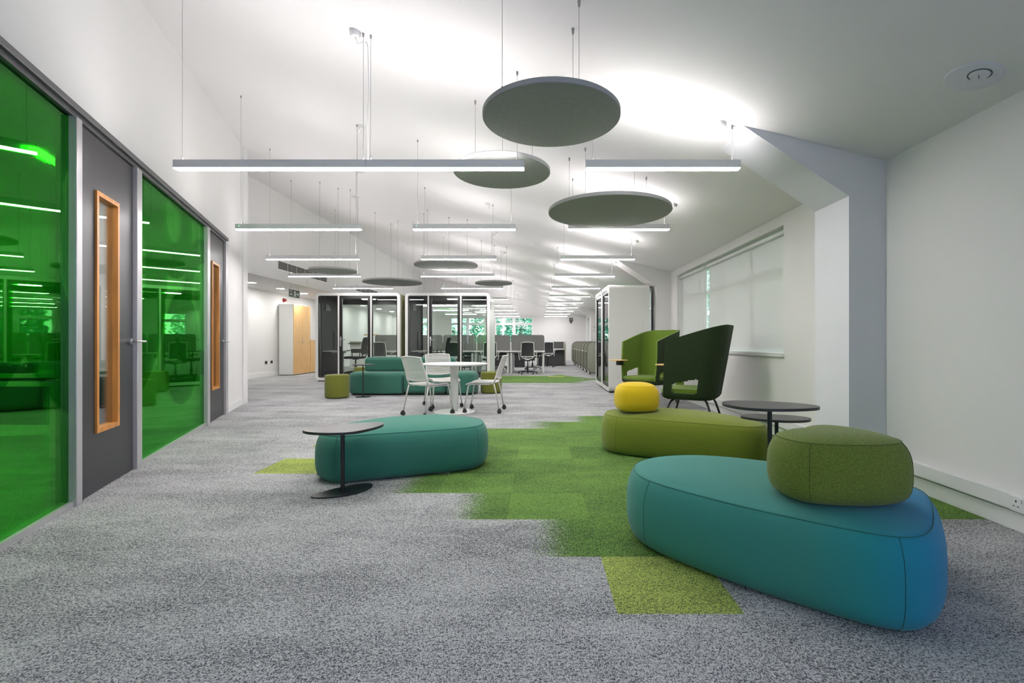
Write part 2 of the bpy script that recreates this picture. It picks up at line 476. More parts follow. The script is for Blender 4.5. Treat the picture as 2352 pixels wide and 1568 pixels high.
# right wall with window openings
WIN = [(-4.0, -.8, .93, 2.36), (5.30, 9.34, .93, 2.36), (11.4, 15.3, .93, 2.36), (17.4, 21.4, .93, 2.36), (23.2, 26.3, .93, 2.36)]
bm = B(); y = Y0
for (a_, b_, c_, d_) in WIN:
    box(bm, XR, XR+.3, y, a_, 0, 2.62); box(bm, XR, XR+.3, a_, b_, 0, c_); box(bm, XR, XR+.3, a_, b_, d_, 2.62); y = b_
box(bm, XR, XR+.3, y, Y1, 0, 2.62)
struct('wall_right', bm, wall_m, 'white wall with the blinds')
# far wall with its window strip
FW = [(-2.42, -.25), (-4.95, -2.95), (-6.9, -5.9)]
bm = B(); x = XR+.3
for (a_, b_) in FW:
    box(bm, b_, x, Y1, Y1+.3, 0, 5.4); box(bm, a_, b_, Y1, Y1+.3, 0, .95); box(bm, a_, b_, Y1, Y1+.3, 2.42, 5.4); x = a_
box(bm, XL-.3, x, Y1, Y1+.3, 0, 5.4)
struct('wall_far', bm, wall_m, 'white end wall')
struct('wall_left', bx(XL-.2, XL, 8.3, Y1, 0, 2.7), wall_m, 'white wall behind the oak cupboard')
struct('wall_bulkhead', bx(-6.6, -6.45, 8.3, Y1, 2.6, 4.77), wall_m, 'white bulkhead with the grilles')
struct('ceiling_low', bx(XL, -6.6, 8.3, Y1, 2.6, 2.72), ceil_m, 'low white ceiling with round downlights')
struct('wall_back', bx(-9.3, 3.0, Y0-.2, Y0, 0, 5.6), wall_m, 'wall behind')
# baseboards and trunking
struct('baseboard_right', bx(XR-.018, XR, Y0, Y1, 0, .105, bev=.004), trim_m, 'white skirting along the window wall')
struct('baseboard_far', bx(XL, XR-.02, Y1-.018, Y1, 0, .14, bev=.004), trim_m, 'white skirting on the end wall')
struct('baseboard_left', bx(XL, XL+.018, 8.4, Y1, 0, .15, bev=.004), trim_m, 'white skirting on the cupboard wall')
trunk = struct('trim_1', (lambda b: (box(b, XR-.055, XR, Y0, 3.739, .125, .215, bev=.004), box(b, XR-.055, XR, 4.205, 9.795, .125, .215, bev=.004), box(b, XR-.055, XR, 10.26, Y1, .125, .215, bev=.004), b)[-1])(B()), trunk_m, 'white cable trunking')
# piers with their raking haunches
def pier(y):
    d = .46; px = 2.431; zt = 2.206; ax = 1.581
    bm = B()
    prism(bm, [(XR, 0), (px, 0), (px, zt), (ax, cz(ax)+.01), (XR, cz(XR)+.01)][::-1], y, y+d, 0, 'xz')
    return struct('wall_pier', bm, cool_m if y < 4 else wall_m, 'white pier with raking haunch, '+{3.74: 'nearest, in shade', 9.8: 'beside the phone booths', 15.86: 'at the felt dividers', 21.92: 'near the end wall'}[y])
for y in (3.74, 9.8, 15.86, 21.92): pier(y)
for y in (3.74,):
    struct('baseboard_pier', (lambda b: (box(b, 2.431-.018, 2.431, y, y+.46, 0, .105), box(b, 2.431-.055, 2.431, y, y+.46, .125, .215), b)[-1])(B()), trim_m, 'pier skirting')

# windows on the right
def side_window(n, a_, b_, c_, d_, mull):
    bm = B(); x0, x1 = XR+.16, XR+.22
    box(bm, x0, x1, a_, b_, c_, c_+.06); box(bm, x0, x1, a_, b_, d_-.06, d_)
    box(bm, x0, x1, a_, a_+.06, c_+.06, d_-.06); box(bm, x0, x1, b_-.06, b_, c_+.06, d_-.06)
    for m_ in range(1, mull):
        y = a_+(b_-a_)*m_/mull; box(bm, x0, x1, y-.04, y+.04, c_+.06, d_-.06)
    box(bm, x0+.002, x1-.002, a_+.06, b_-.06, d_-.48, d_-.42)
    o = struct(f'window_{n}', bm, trim_m, 'side window, '+('behind the blinds', 'behind the phone booths', 'over the felt dividers', 'nearest the end wall', '', '', '', '', 'behind the camera')[n-1])
    link('glass_pane', bx(x0+.02, x0+.03, a_+.05, b_-.05, c_+.05, d_-.05), clear_m, o)
    link('window_sill', bx(XR-.03, x0, a_-.02, b_+.0, c_-.035, c_+.012, bev=.006), trim_m, o)
    return o
for i, w in enumerate(WIN[1:]): side_window(i+1, *w, mull=4)
side_window(9, *WIN[0], mull=3)  # unseen window added to let bluish daylight onto pier and pouf
# far windows: sashes about one metre wide with a transom
def far_window(n, x0, x1, k):
    bm = B(); w = (x1-x0)/k; y0, y1 = Y1+.02, Y1+.08
    box(bm, x0, x1, y0, y1, .95, 1.03); box(bm, x0, x1, y0, y1, 2.37, 2.42); box(bm, x0, x1, y0-.001, y1+.001, 1.99, 2.12)
    for i in range(k+1):
        xx = x0+w*i; box(bm, max(x0, xx-.085), min(x1, xx+.085), y0+.001, y1-.001, 1.03, 2.37)
    o = struct(f'window_{n}', bm, trim_m, 'end wall window, '+{5: 'over the end desk screen', 6: 'behind the second pod', 7: 'in line with the second pod door side'}[n])
    link('glass_pane', bx(x0+.02, x1-.02, y0+.02, y0+.03, 1, 2.4), clear_m, o)
    link('window_sill', bx(x0-.02, x1+.02, Y1-.05, y0, .92, .962), trim_m, o)
far_window(5, -2.42, -.25, 2); far_window(6, -4.95, -2.95, 2); far_window(7, -6.9, -5.9, 1)

# ------------------------------------------------------------------ glazed partition (local x runs along the wall, +y into the rooms behind)
PO = Vector((-2.763, 2.47, 0)); PR = math.atan2(.9274, -.374)
def pst(name, bm, m, label=None, smooth=None): return struct(name, bm, m, label, PO, PR, smooth)
def plocal(s, y, z=0):
    return (PO.x-.374*s-.9274*y, PO.y+.9274*s-.374*y, z)
ZT, ZH = 2.53, 2.61
S_END = 6.2
bm = B()
def psloped(s0, s1, z0, y0=-.005, y1=.11):
    vs = []
    for s, y in ((s0, y0), (s1, y0), (s1, y1), (s0, y1)):
        w = plocal(s, y); vs.append((bm.verts.new((s, y, z0)), bm.verts.new((s, y, cz(w[0])+.02))))
    lo = [v[0] for v in vs]; hi = [v[1] for v in vs]
    bm.faces.new(lo[::-1]); bm.faces.new(hi)
    for i in range(4): bm.faces.new((lo[i], lo[(i+1) % 4], hi[(i+1) % 4], hi[i]))
psloped(-4.6, 5.03, ZH); psloped(5.03, S_END, 0); psloped(-4.6, -1.45, 0, 0, .1)
pst('wall_partition', bm, wall_m, 'white wall over the green glazing')
pst('baseboard_partition', bx(5.04, S_END+.012, -.022, -.006, 0, .1), trim_m, 'skirting at the wall end')
struct('wall_return', bx(XL-.2, -5.06, 8.24, 8.36, 0, 5.3), wall_m, 'return wall')
pst('trim_2', (lambda b: (box(b, -1.45, 5.035, -.035, .09, ZT+.035, ZH, bev=.004), box(b, -1.45, 5.0, -.012, .07, ZT, ZT+.0345), b)[-1])(B()), hdr_m, 'dark grey head rail')
pst('trim_3', (lambda b: (box(b, -1.45, .672, -.012, .06, 0, .035), box(b, 1.754, 3.878, -.012, .06, 0, .035), b)[-1])(B()), alu_m, 'aluminium floor track')
posts = (lambda b: ([box(b, s0, s1, -.03, .08, 0, ZT, bev=.004) for s0, s1 in ((.672, .745), (1.652, 1.754), (3.878, 3.998), (4.89, 5.03))], b)[-1])(B())
pst('trim_4', posts, alu_m, 'aluminium glazing posts')
def pane(n, s0, s1, label):
    o = pst(f'window_{n}', bx(s0, s1, .012, .024, .035, ZT), green_m, label); return o
pane(10, -.02+.004, .672, 'green film glass pane beside the first door')
pane(11, -1.45, -.02, 'green film glass pane beyond the thin vertical joint')
pane(12, 1.754, 3.878, 'green film glass pane between the two doors')
def pdoor(n, s0, s1, v0, v1):
    bm = B(); y0, y1 = .0, .045; zt = ZT-.012
    box(bm, s0+.004, v0, y0, y1, .008, zt); box(bm, v1, s1-.004, y0, y1, .008, zt)
    box(bm, v0, v1, y0, y1, .008, .43); box(bm, v0, v1, y0, y1, 2.131, zt)
    o = pst(f'door_{n}', bm, door_m, 'charcoal door with an oak-edged slot, '+('between the green panes' if n == 1 else 'at the end of the partition'))
    bm = B()
    ring(bm, [(v0-.012, .418), (v1+.012, .418), (v1+.012, 2.143), (v0-.012, 2.143)], [(v0+.020, .450), (v1-.020, .450), (v1-.020, 2.111), (v0+.020, 2.111)], -.014, .05)
    f = link('vision_frame', bm, oak_m, o)
    link('vision_glass', bx(v0+.019, v1-.019, .022, .028, .449, 2.112), clear_m, o)
    bm = B(); hs = s1-.06
    lathe(bm, [(0, -.012), (.026, -.012), (.026, .002), (0, .002)], 20, (hs, 0, 1.07), 'y')
    tube(bm, [(hs, -.01, 1.07), (hs, -.05, 1.07), (hs+.02, -.062, 1.07), (hs+.13, -.062, 1.07)], .0095, 10)
    h = link('door_handle', bm, steel_m, o, 40)
    for z in (2.3, 1.3, .25):
        pass
    link('closer_rail', bx(s0+.02, s1-.02, .046, .06, 2.40, 2.44), alu_m, o)
pdoor(1, .75, 1.648, 1.0, 1.345); pdoor(2, 4.002, 4.886, 4.20, 4.565)

# rooms behind the partition
pst('wall_room_back', bx(-4.6, 6.2, 3.3, 3.4, 0, 3.0), wall_m, 'meeting room wall')
pst('wall_room_divider', bx(3.93, 3.99, .10, 3.3, 0, 2.75), wall_m, 'meeting room divider')
pst('wall_room_divider_far', bx(6.08, 6.2, .11, 3.2, 0, 2.75), wall_m, 'meeting room end')
pst('wall_room_divider_near', bx(-4.6, -4.5, .10, 3.3, 0, 2.75), wall_m, 'meeting room near end')
pst('ceiling_room', bx(-4.5, 6.08, .11, 3.3, 2.68, 2.75), ceil_m, 'meeting room ceiling')
for i, (s, lab) in enumerate(((.2, 'linear ceiling light behind the pane by the first door'), (2.6, 'linear ceiling light behind the pane between the doors'))):
    for j in range(3):
        if i == 1 and j == 0: pass
        o = link('meeting_room_light', bx(-.7, .7, -.03, .03, -.03, 0), rl_m, None, None, plocal(s, .75+1.0*j, 2.678), PR)
        tag(o, lab+(', closest to the glass', ', middle of its three', ', deepest in the room')[j], 'light', 'ceiling lights in the meeting room')
o = link('meeting_room_light', bx(-.5, .5, -.03, .03, -.03, 0), rl_m, None, None, plocal(5.0, 1.4, 2.68), PR)
tag(o, 'linear ceiling light seen through the slot of the far charcoal door', 'light', 'ceiling lights in the meeting room')
# desk and boxes behind the first pane
t = thing('white_desk', 'white panel-leg desk standing behind the green glass', 'desk', (-5.1, 4.75, 0))
link('desktop', bx(-.7, .68, -.36, .36, .735, .77, bev=.003), white_m, t)
link('leg', bx(.61, .68, -.345, -.285, 0, .70, bev=.003), white_m, t); link('leg', bx(.61, .68, .285, .345, 0, .70, bev=.003), white_m, t)
link('leg', bx(-.68, -.62, -.345, -.285, 0, .70, bev=.003), white_m, t); link('leg', bx(-.68, -.62, .285, .345, 0, .70, bev=.003), white_m, t)
link('frame_rail', bx(-.62, .61, -.33, -.30, .655, .70), white_m, t)
link('modesty_panel', bx(-.6, .6, .26, .275, .2, .70), blkf_m, t)
for x, lab in ((-4.88, 'dark open-topped box on the white desk behind the green glass, toward the door side'), (-5.13, 'dark box on the white desk behind the green glass, away from the door')):
    t = thing('desk_box', lab, 'box', (x, 4.55, .77), 0, 'boxes on the white desk')
    bm = B(); box(bm, -.09, .09, -.05, .05, 0, .095, bev=.004); link('body', bm, blkp_m, t)
    link('latch', bx(-.084, -.068, -.056, -.0505, .06, .088), trunk_m, t); link('latch', bx(.068, .084, -.056, -.0505, .06, .088), trunk_m, t)
    link('label_holder', bx(-.045, .045, -.056, -.0505, .085, .094), trunk_m, t)

# ------------------------------------------------------------------ blinds
def blind(y0, y1, label, x=XR+.10, zt=2.33, zb=.975):
    t = thing('roller_blind', label, 'blind', (x, (y0+y1)/2, zb), 0, 'roller blinds on the side window')
    h = (y1-y0)/2; H = zt-zb
    link('blind_fabric', bx(-.0015, .0015, -h, h, .012, H), blind_m, t)
    bm = B(); lathe(bm, [(0, -h-.01), (.026, -h-.01), (.026, h+.01), (0, h+.01)], 16, (-.03, 0, H-.02), 'y'); link('roller_tube', bm, body_m, t, 40)
    link('bottom_bar', bx(-.006, .006, -h, h, 0, .018, bev=.003), trim_m, t)
    bm = B(); tube(bm, [(-.05, -h+.01, H-.03), (-.05, -h+.01, H-1.1)], .0015, 6); link('pull_chain', bm, cable_m, t)
blind(5.32, 7.86, 'cream roller blind pulled down over the wide side-window bay nearer the sockets and pier')
blind(8.0, 9.32, 'cream roller blind beyond the bright gap, by the white phone booth')

# ------------------------------------------------------------------ sockets on the near trunking
def socket(loc, rotz, label, m, group=None, w=.147, h=.086):
    t = thing('power_socket', label, 'socket', loc, rotz, group)
    link('face_plate', bx(-w/2, w/2, -.012, 0, -h/2, h/2, bev=.004), m, t)
    for cx in (-.036, .036):
        bm = B()
        box(bm, cx-.004, cx+.004, -.0125, -.0121, .010, .022)
        box(bm, cx-.017, cx-.007, -.0125, -.0121, -.014, -.009); box(bm, cx+.007, cx+.017, -.0125, -.0121, -.014, -.009)
        link('pin_holes', bm, dark_m, t)
    for cx in (-.009, .009):
        link('rocker_switch', bx(cx-.007, cx+.007, -.017, -.012, .012, .034, bev=.001), m, t)
    return t
socket((XR-.056, 2.62, .168), -PI/2, 'white double power socket on the trunking beside the blue pouf end', trunk_m)
socket((XL+.001, 14.45, .44), PI/2, 'black power socket on the white wall, further from the oak cupboard', blkp_m, 'black sockets on the white wall', .11)
socket((XL+.001, 14.75, .44), PI/2, 'black power socket on the white wall, nearer the oak cupboard', blkp_m, 'black sockets on the white wall', .11)
# speaker on sloping ceiling
sp = thing('ceiling_speaker', 'round white speaker disc on the shaded ceiling over the window wall', 'speaker', (2.43, 2.67, cz(2.43)), 0)
sp.rotation_euler = (0, math.atan(.25), 0)
bm = B(); lathe(bm, [(0, -.018), (.10, -.018), (.125, -.012), (.130, 0), (0, 0)], 48); link('cover', bm, spk_m, sp, 40)
bm = B(); lathe(bm, [(0, -.030), (.040, -.030), (.046, -.0185), (0, -.0185)], 32, (-.002, -.044, 0)); link('sensor_hub', bm, spk_m, sp, 40)
bm = B(); tube(bm, [(-.002+.051*math.cos(a*PI/16), -.044+.051*math.sin(a*PI/16), -.0195) for a in range(32)], .0022, 6, True); link('hub_groove', bm, blkp_m, sp, True)
bm = B(); tube(bm, [(-.014, -.057, -.031), (-.008, -.045, -.0312), (.004, -.039, -.0312), (.010, -.029, -.031)], .0014, 6); link('logo', bm, blkp_m, sp, True)

# ------------------------------------------------------------------ linear pendant lights
NB = {}
def bar(x0, x1, y, label, rose=None, join=None, led=False, group='linear pendant lights', zb=2.425):
    cx = (x0+x1)/2; h = (x1-x0)/2
    t = thing('pendant_light', label, 'light', (cx, y, zb), 0, group)
    bm = B(); box(bm, -h, h, -.03, .03, .0085, .07, bev=.001)
    link('body', bm, body_m, t)
    link('diffuser', bx(-h+.003, h-.003, -.0285, .0285, 0, .0084, bev=.002), down_m, t)
    link('uplight', bx(-h+.05, h-.05, -.018, .018, .0702, .0706), up_m, t)
    for s in ((-h+.055, h-.055) if join is None else (-h+.055, join-cx-.03, join-cx+.03, h-.055)):
        top = cz(cx+s)-zb; bm = B()
        tube(bm, [(s, 0, .07), (s, 0, top)], .0016 if y < 9 else .0022, 6)
        lathe(bm, [(0, .07), (.006, .07), (.006, .095), (.003, .115), (0, .115)], 10, (s, 0, 0))
        lathe(bm, [(0, top-.028), (.007, top-.028), (.009, top), (0, top)], 10, (s, 0, 0))
        link('suspension_wire', bm, wire_m, t)
    if join is not None:
        link('joint_line', bx(join-cx-.001, join-cx+.001, -.0305, .0305, .014, .0705), hdr_m, t)
    if rose is not None:
        s = rose[0]-cx; rx = rose[0]+rose[1]-cx; tr = cz(cx+rx)-zb; th = cz(cx+s)-zb
        bm = B(); lathe(bm, [(0, tr-.045), (.032, tr-.045), (.042, tr-.03), (.045, tr+.012), (0, tr+.012)], 20, (rx, .0, 0)); link('ceiling_rose', bm, cable_m, t, 40)
        d = 1 if rose[1] < 0 else -1
        bm = B(); tube(bm, [(rx, 0, tr-.044), (rx+.02*d, 0, tr-.10), (rx+.06*d, 0, tr-.085), (s-.012*d, 0, th-.06), (s-.002, .006, th-.10), (s+.004, .006, th*.6), (s-.004, .006, th*.4), (s, .006, .075)], .0028, 6); link('power_cable', bm, cable_m, t, True)
    if led:
        bm = B(); lathe(bm, [(0, -.0312), (.006, -.0312), (.006, -.030), (0, -.030)], 12, (-h+.05, 0, .045), 'y'); link('indicator_lamp', bm, led_m, t)
    return t
X_ = 'linear pendant light'
bar(-2.859, -.1065, 3.78, 'longest white linear pendant light, two joined lengths hung across the front of the ceiling', (-1.34, -.10), -1.347)
bar(.378, 1.591, 3.78, 'white linear pendant light level with the longest one, beside the raking pier beam', (1.545, -.10))
bar(-3.667, -2.146, 5.83, 'white linear pendant light in the second row, end nearest the green partition', (-2.2, .06), led=True)
bar(-1.516, -.27, 5.83, 'white linear pendant light in the second row, below the half-hidden round grey panel', (-.32, -.08), led=True)
bar(.371, 1.60, 5.83, 'white linear pendant light in the second row, half hidden behind the widest grey disc', (1.55, .10))
bar(-4.50, -2.963, 7.95, 'white linear pendant light in the third row, just above the long dark wall grille', (-3.02, .08))
bar(-1.93, -.687, 7.95, 'white linear pendant light in the third row, directly above the brightly lit disc', (-.74, -.09))
bar(.383, 1.61, 7.95, 'white linear pendant light in the third row, over the phone booth side', (1.56, .07), led=True)
bar(-5.226, -3.718, 10.05, 'fourth-row white pendant light crossing in front of the dark wall grille', (-3.78, -.08))
bar(-2.45, -.914, 10.05, 'white linear pendant light in the fourth row, just under the brightly lit disc', (-.97, .08))
bar(.365, 1.608, 10.05, 'white linear pendant light in the fourth row, short one level with the booth top', (1.56, .07))
bar(-5.25, -3.72, 12.3, 'white linear pendant light in the fifth row, above the first meeting pod', (-3.78, .08))
bar(-2.473, -.887, 12.3, 'white linear pendant light in the fifth row, above the second meeting pod', (-.94, .08), led=True)
bar(.366, 1.60, 12.3, 'white linear pendant light in the fifth row, next to the phone booth', (1.55, -.08), led=True)
NTH = ['sixth', 'seventh', 'eighth', 'ninth', 'tenth', 'eleventh']
for i, y in enumerate((14.6, 16.9, 19.2, 21.5, 23.8, 26.0)):
    bar(.37, 1.6, y, f'small distant pendant light, {NTH[i]} row back, window side of the aisle', (1.55, -.08))
for i, y in enumerate((15.5, 18.2, 20.8, 23.4, 26.0)):
    bar(-2.5, -.97, y, f'small distant pendant light, {NTH[i]} row back, over the desks beside the second pod', (-1.02, .08))
for i, y in enumerate((16.2, 18.4, 21.1, 23.9)):
    bar(-4.6, -3.05, y, f'distant white linear pendant light, {NTH[i]} row back, seen through or above the second pod', (-3.1, .08))

# ------------------------------------------------------------------ round acoustic discs
def disc(x, y, d, label, wires, z=2.44):
    t = thing('acoustic_disc', label, 'acoustic panel', (x, y, z), 0, 'round grey acoustic discs')
    r = d/2; bm = B(); lathe(bm, [(0, 0), (r-.004, 0), (r, .004)], 96); link('felt_face', bm, disc_m, t, 40)
    bm = B(); lathe(bm, [(r, .0042), (r, .032), (r-.006, .038), (0, .038)], 96); link('felt_rim', bm, rim_m, t, 40)
    for a in wires:
        wx, wy = a; top = cz(x+wx)-z; bm = B(); tube(bm, [(wx, wy, .038), (wx, wy, top)], .0016 if y < 9 else .0022, 6)
        lathe(bm, [(0, .038), (.007, .038), (.007, .055), (0, .055)], 10, (wx, wy, 0)); lathe(bm, [(0, top-.035), (.007, top-.035), (.010, top), (0, top)], 10, (wx, wy, 0))
        link('suspension_wire', bm, wire_m, t)
    return t
disc(.089, 3.15, .90, 'large grey acoustic disc, the nearest one, hung alone against the bright ceiling', [(-.30, -.30), (.157, -.30), (.14, -.04)], 2.53)
disc(-.319, 4.28, .86, 'grey acoustic disc partly hidden behind the longest pendant light', [(-.26, .16), (.02, -.2), (.27, .2)], 2.57)
disc(.765, 5.12, 1.30, 'widest grey acoustic disc, in front of a second-row light near the window blinds', [(-.42, .1), (.42, .1), (-.28, -.25), (.22, -.25)])
disc(-1.81, 9.48, 1.24, 'grey acoustic disc brightly lit underneath, between two stacked lights above the second pod', [(-.4, .1), (.4, .1), (0, .3)], 2.56)
disc(-4.02, 9.4, .90, 'small grey acoustic disc in front of the long wall grille', [(-.3, .1), (.3, .1), (.0, .25)])
disc(-3.39, 11.2, 1.35, 'grey acoustic disc hanging over the gap between the two meeting pods', [(-.45, .1), (.45, .1), (0, .4)])
disc(-1.05, 11.4, .88, 'small pale acoustic disc above the far corner of the second pod', [(-.3, .1), (.3, .1), (0, .25)])

# ------------------------------------------------------------------ poufs and cushions
pouf('pouf', 'teal upholstered pouf under the black side table beside the charcoal doors', 'pouf',
     [(-1.62, 3.60), (-1.50, 3.56), (-1.2, 3.67), (-.88, 3.79), (-.60, 3.91), (-.47, 4.02), (-.43, 4.2), (-.50, 4.45), (-.72, 4.63), (-1.0, 4.68), (-1.4, 4.52), (-1.68, 4.22), (-1.77, 3.92), (-1.73, 3.70)], .40, teal_m, seam_m, tag_at=92, vseams=[(-1.53, 3.56), (-.5, 3.98)])
pouf('pouf', 'olive green upholstered pouf carrying the yellow cushion', 'pouf',
     [(.63, 4.68), (.66, 4.92), (.80, 5.10), (1.15, 5.17), (1.55, 5.02), (1.82, 4.74), (2.0, 4.38), (2.01, 4.12), (1.90, 3.98), (1.72, 3.96), (1.50, 4.08), (1.28, 4.20), (1.05, 4.32), (.85, 4.42), (.70, 4.52)], .40, olive_m, seamo_m, tag_at=3, vseams=[(.72, 4.5)])
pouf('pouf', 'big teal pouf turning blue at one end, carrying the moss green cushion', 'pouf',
     [(.49, 2.60), (.53, 2.44), (.66, 2.26), (.84, 2.06), (1.02, 1.90), (1.18, 1.77), (1.31, 1.70), (1.42, 1.71), (1.54, 1.80), (1.70, 1.99), (1.85, 2.20), (1.90, 2.36), (1.82, 2.52), (1.58, 2.75), (1.30, 2.94), (1.02, 3.06), (.74, 3.02), (.54, 2.84)], .40, daylight_tint_m, seam_m, vseams=[(1.33, 1.70), (.55, 2.42)])
pouf('seat_cushion', 'bright yellow round-cornered cushion resting on the olive pouf', 'cushion',
     [(.80, 4.53), (.95, 4.49), (1.10, 4.51), (1.17, 4.60), (1.18, 4.78), (1.10, 4.90), (.92, 4.93), (.79, 4.86), (.755, 4.70)], .275, yellow_m, fabric('seam_thread_yellow', (.42, .33, .01)), .396, k=.95)
pouf('seat_cushion', 'large moss green bean-shaped cushion resting on the teal and blue pouf', 'cushion',
     [(1.04, 2.025), (1.031, 2.151), (1.091, 2.25), (1.186, 2.277), (1.272, 2.358), (1.384, 2.394), (1.504, 2.331), (1.582, 2.196), (1.59, 2.052), (1.521, 1.944), (1.367, 1.899), (1.212, 1.908), (1.1, 1.944)], .285, moss_m, seamo_m, .397, k=.9, vseams=[(1.1, 1.935), (1.539, 1.962)])

# ------------------------------------------------------------------ black side tables
def side_table(x, y, z, rot, top, base, px, label, r=.015):
    t = thing('side_table', label, 'side table', (x, y, 0), rot, 'black side tables')
    C = closed_curve(top); link('table_top', prism(B(), [(p.x, p.y) for p in C], z-.018, z, .005), tbl_m, t, 30)
    bm = B(); lathe(bm, [(0, .008), (r, .008), (r, z-.018), (0, z-.018)], 20, (px[0], px[1], 0)); link('pole', bm, black_m, t, 40)
    C = closed_curve(base); link('base_plate', prism(B(), [(p.x, p.y) for p in C], 0, .008, .002), black_m, t, 30)
    return t
egg = [(-.27, -.02), (-.15, .09), (.05, .20), (.17, .24), (.235, .14), (.20, -.04), (.10, -.18), (-.08, -.20), (-.22, -.14)]
eggb = [(-.18, -.13), (-.12, -.02), (.0, .12), (.12, .17), (.17, .08), (.12, -.07), (0, -.15), (-.12, -.17)]
side_table(-1.385, 3.43, .455, 0, egg, eggb, (0, -.03), 'black side table on a slim pole, reaching over the teal pouf beside the doors')
side_table(1.56, 3.22, .645, 0, [(-.29, .05), (-.20, .22), (0, .22), (.2, .12), (.30, -.02), (.24, -.14), (.02, -.20), (-.2, -.16)], [(-.16, .0), (-.1, .12), (.05, .13), (.15, .02), (.1, -.1), (-.06, -.12)], (.0, 0), 'taller black side table between the olive pouf and the blue one')
side_table(1.86, 3.73, .48, 0, [(-.25, .07), (-.15, .17), (.04, .16), (.18, .10), (.25, -.02), (.17, -.13), (0, -.155), (-.18, -.07)], [(-.13, .0), (-.08, .12), (.05, .13), (.14, .02), (.1, -.1), (-.06, -.10)], (0, 0), 'lower black side table tucked behind the taller one by the window wall', .014)
side_table(-3.37, 9.24, .63, 0, [(-.2, 0), (-.1, .13), (.08, .14), (.2, .04), (.12, -.12), (-.08, -.14)], [(-.14, 0), (-.08, .1), (.06, .1), (.14, .02), (.08, -.1), (-.08, -.1)], (0, 0), 'small black side table in front of the long teal sofa', .012)

# ------------------------------------------------------------------ sofa and cylinder stools
def soft_block(bm, pts, z0, z1, r, rb=.03):
    C = closed_curve(pts) ; rings = []
    def q(ins, z): rings.append([bm.verts.new(p+Vector((0, 0, z))) for p in inset_curve(C, ins)])
    for k in range(5): a = PI/2*k/4; q(rb*(1-math.sin(a)), z0+rb*(1-math.cos(a)))
    for k in range(7): a = PI/2*k/6; q(r*(1-math.cos(a)), z1-r+r*math.sin(a))
    n = len(C)
    for a, b in zip(rings, rings[1:]):
        for i in range(n): bm.faces.new((a[i], a[(i+1) % n], b[(i+1) % n], b[i]))
    bm.faces.new(rings[0][::-1]); bm.faces.new(rings[-1])
    return bm
def rr_pts(x0, x1, y0, y1, r, rl=None):
    return [(p[0], p[1]) for p in rrect(x0, x1, y0, y1, r, 4)]
sofa = thing('modular_sofa', 'long low teal modular sofa with a straight backrest, in front of the meeting pods', 'sofa', (-2.6, 9.9, 0))
def block(x0, x1, y0, y1, z0, z1, r=.09):
    bm = B(); box(bm, x0, x1, y0, y1, z0, z1); es = [e for e in bm.edges]; bmesh.ops.bevel(bm, geom=es, offset=r, segments=6, affect='EDGES', profile=.5); return bm
bm = B(); soft_block(bm, [(-1.20, -.25), (-1.24, .05), (-1.15, .36), (-.8, .46), (-.2, .45), (-.08, .36), (-.08, -.3), (-.2, -.40), (-.7, -.40), (-1.05, -.37)], .03, .45, .09)
link('seat_module', bm, teals_m, sofa, True)
link('seat_module', block(-.075, .775, -.40, .46, .03, .45, .085), teals_m, sofa, True)
bm = B(); soft_block(bm, [(.78, -.32), (.86, -.40), (1.10, -.39), (1.30, -.28), (1.37, 0), (1.30, .33), (1.10, .45), (.86, .46), (.78, .38)], .03, .45, .09)
link('seat_module', bm, teals_m, sofa, True)
link('backrest', block(-1.03, .86, .10, .44, .43, .74, .075), teals_m, sofa, True)
link('plinth', bx(-1.1, 1.24, -.3, .38, 0, .032), blkp_m, sofa)
def stool(x, y, label, r=.22, h=.44):
    t = thing('cylinder_stool', label, 'stool', (x, y, 0), 0, 'green cylinder stools')
    bm = B(); lathe(bm, [(0, .012), (r-.018, .012), (r-.005, .02), (r, .04), (r, h-.03), (r-.006, h-.008), (r-.02, h), (0, h)], 48); link('upholstery', bm, stool_m, t, 50)
    bm = B(); lathe(bm, [(0, 0), (r-.03, 0), (r-.03, .012), (0, .012)], 32); link('base_disc', bm, blkp_m, t, 40)
    bm = B(); tube(bm, [((r-.010)*math.cos(a*PI/24), (r-.010)*math.sin(a*PI/24), h-.008) for a in range(48)], .002, 6, True); link('seam', bm, seamo_m, t, True)
stool(-3.82, 9.12, 'green cylinder stool before the first pod, at the side-table end of the sofa')
stool(-.97, 10.0, 'green cylinder stool behind the side-on castor chair at the far end of the sofa')
stool(-4.28, 11.75, 'green stool just showing behind the teal sofa, before the first pod')

# ------------------------------------------------------------------ round table and castor chairs
t = thing('round_table', 'round white pedestal table with three pale castor chairs', 'table', (-1.27, 7.30, 0))
bm = B(); lathe(bm, [(0, .712), (.47, .712), (.495, .722), (.50, .732), (.498, .738), (0, .738)], 64); link('table_top', bm, white_m, t, 40)
bm = B(); lathe(bm, [(0, .01), (.056, .01), (.060, .2), (.060, .55), (.075, .712), (0, .712)], 32); link('column', bm, white_m, t, 40)
bm = B(); lathe(bm, [(0, 0), (.31, 0), (.31, .006), (.29, .011), (0, .014)], 64); link('base_plate', bm, white_m, t, 40)

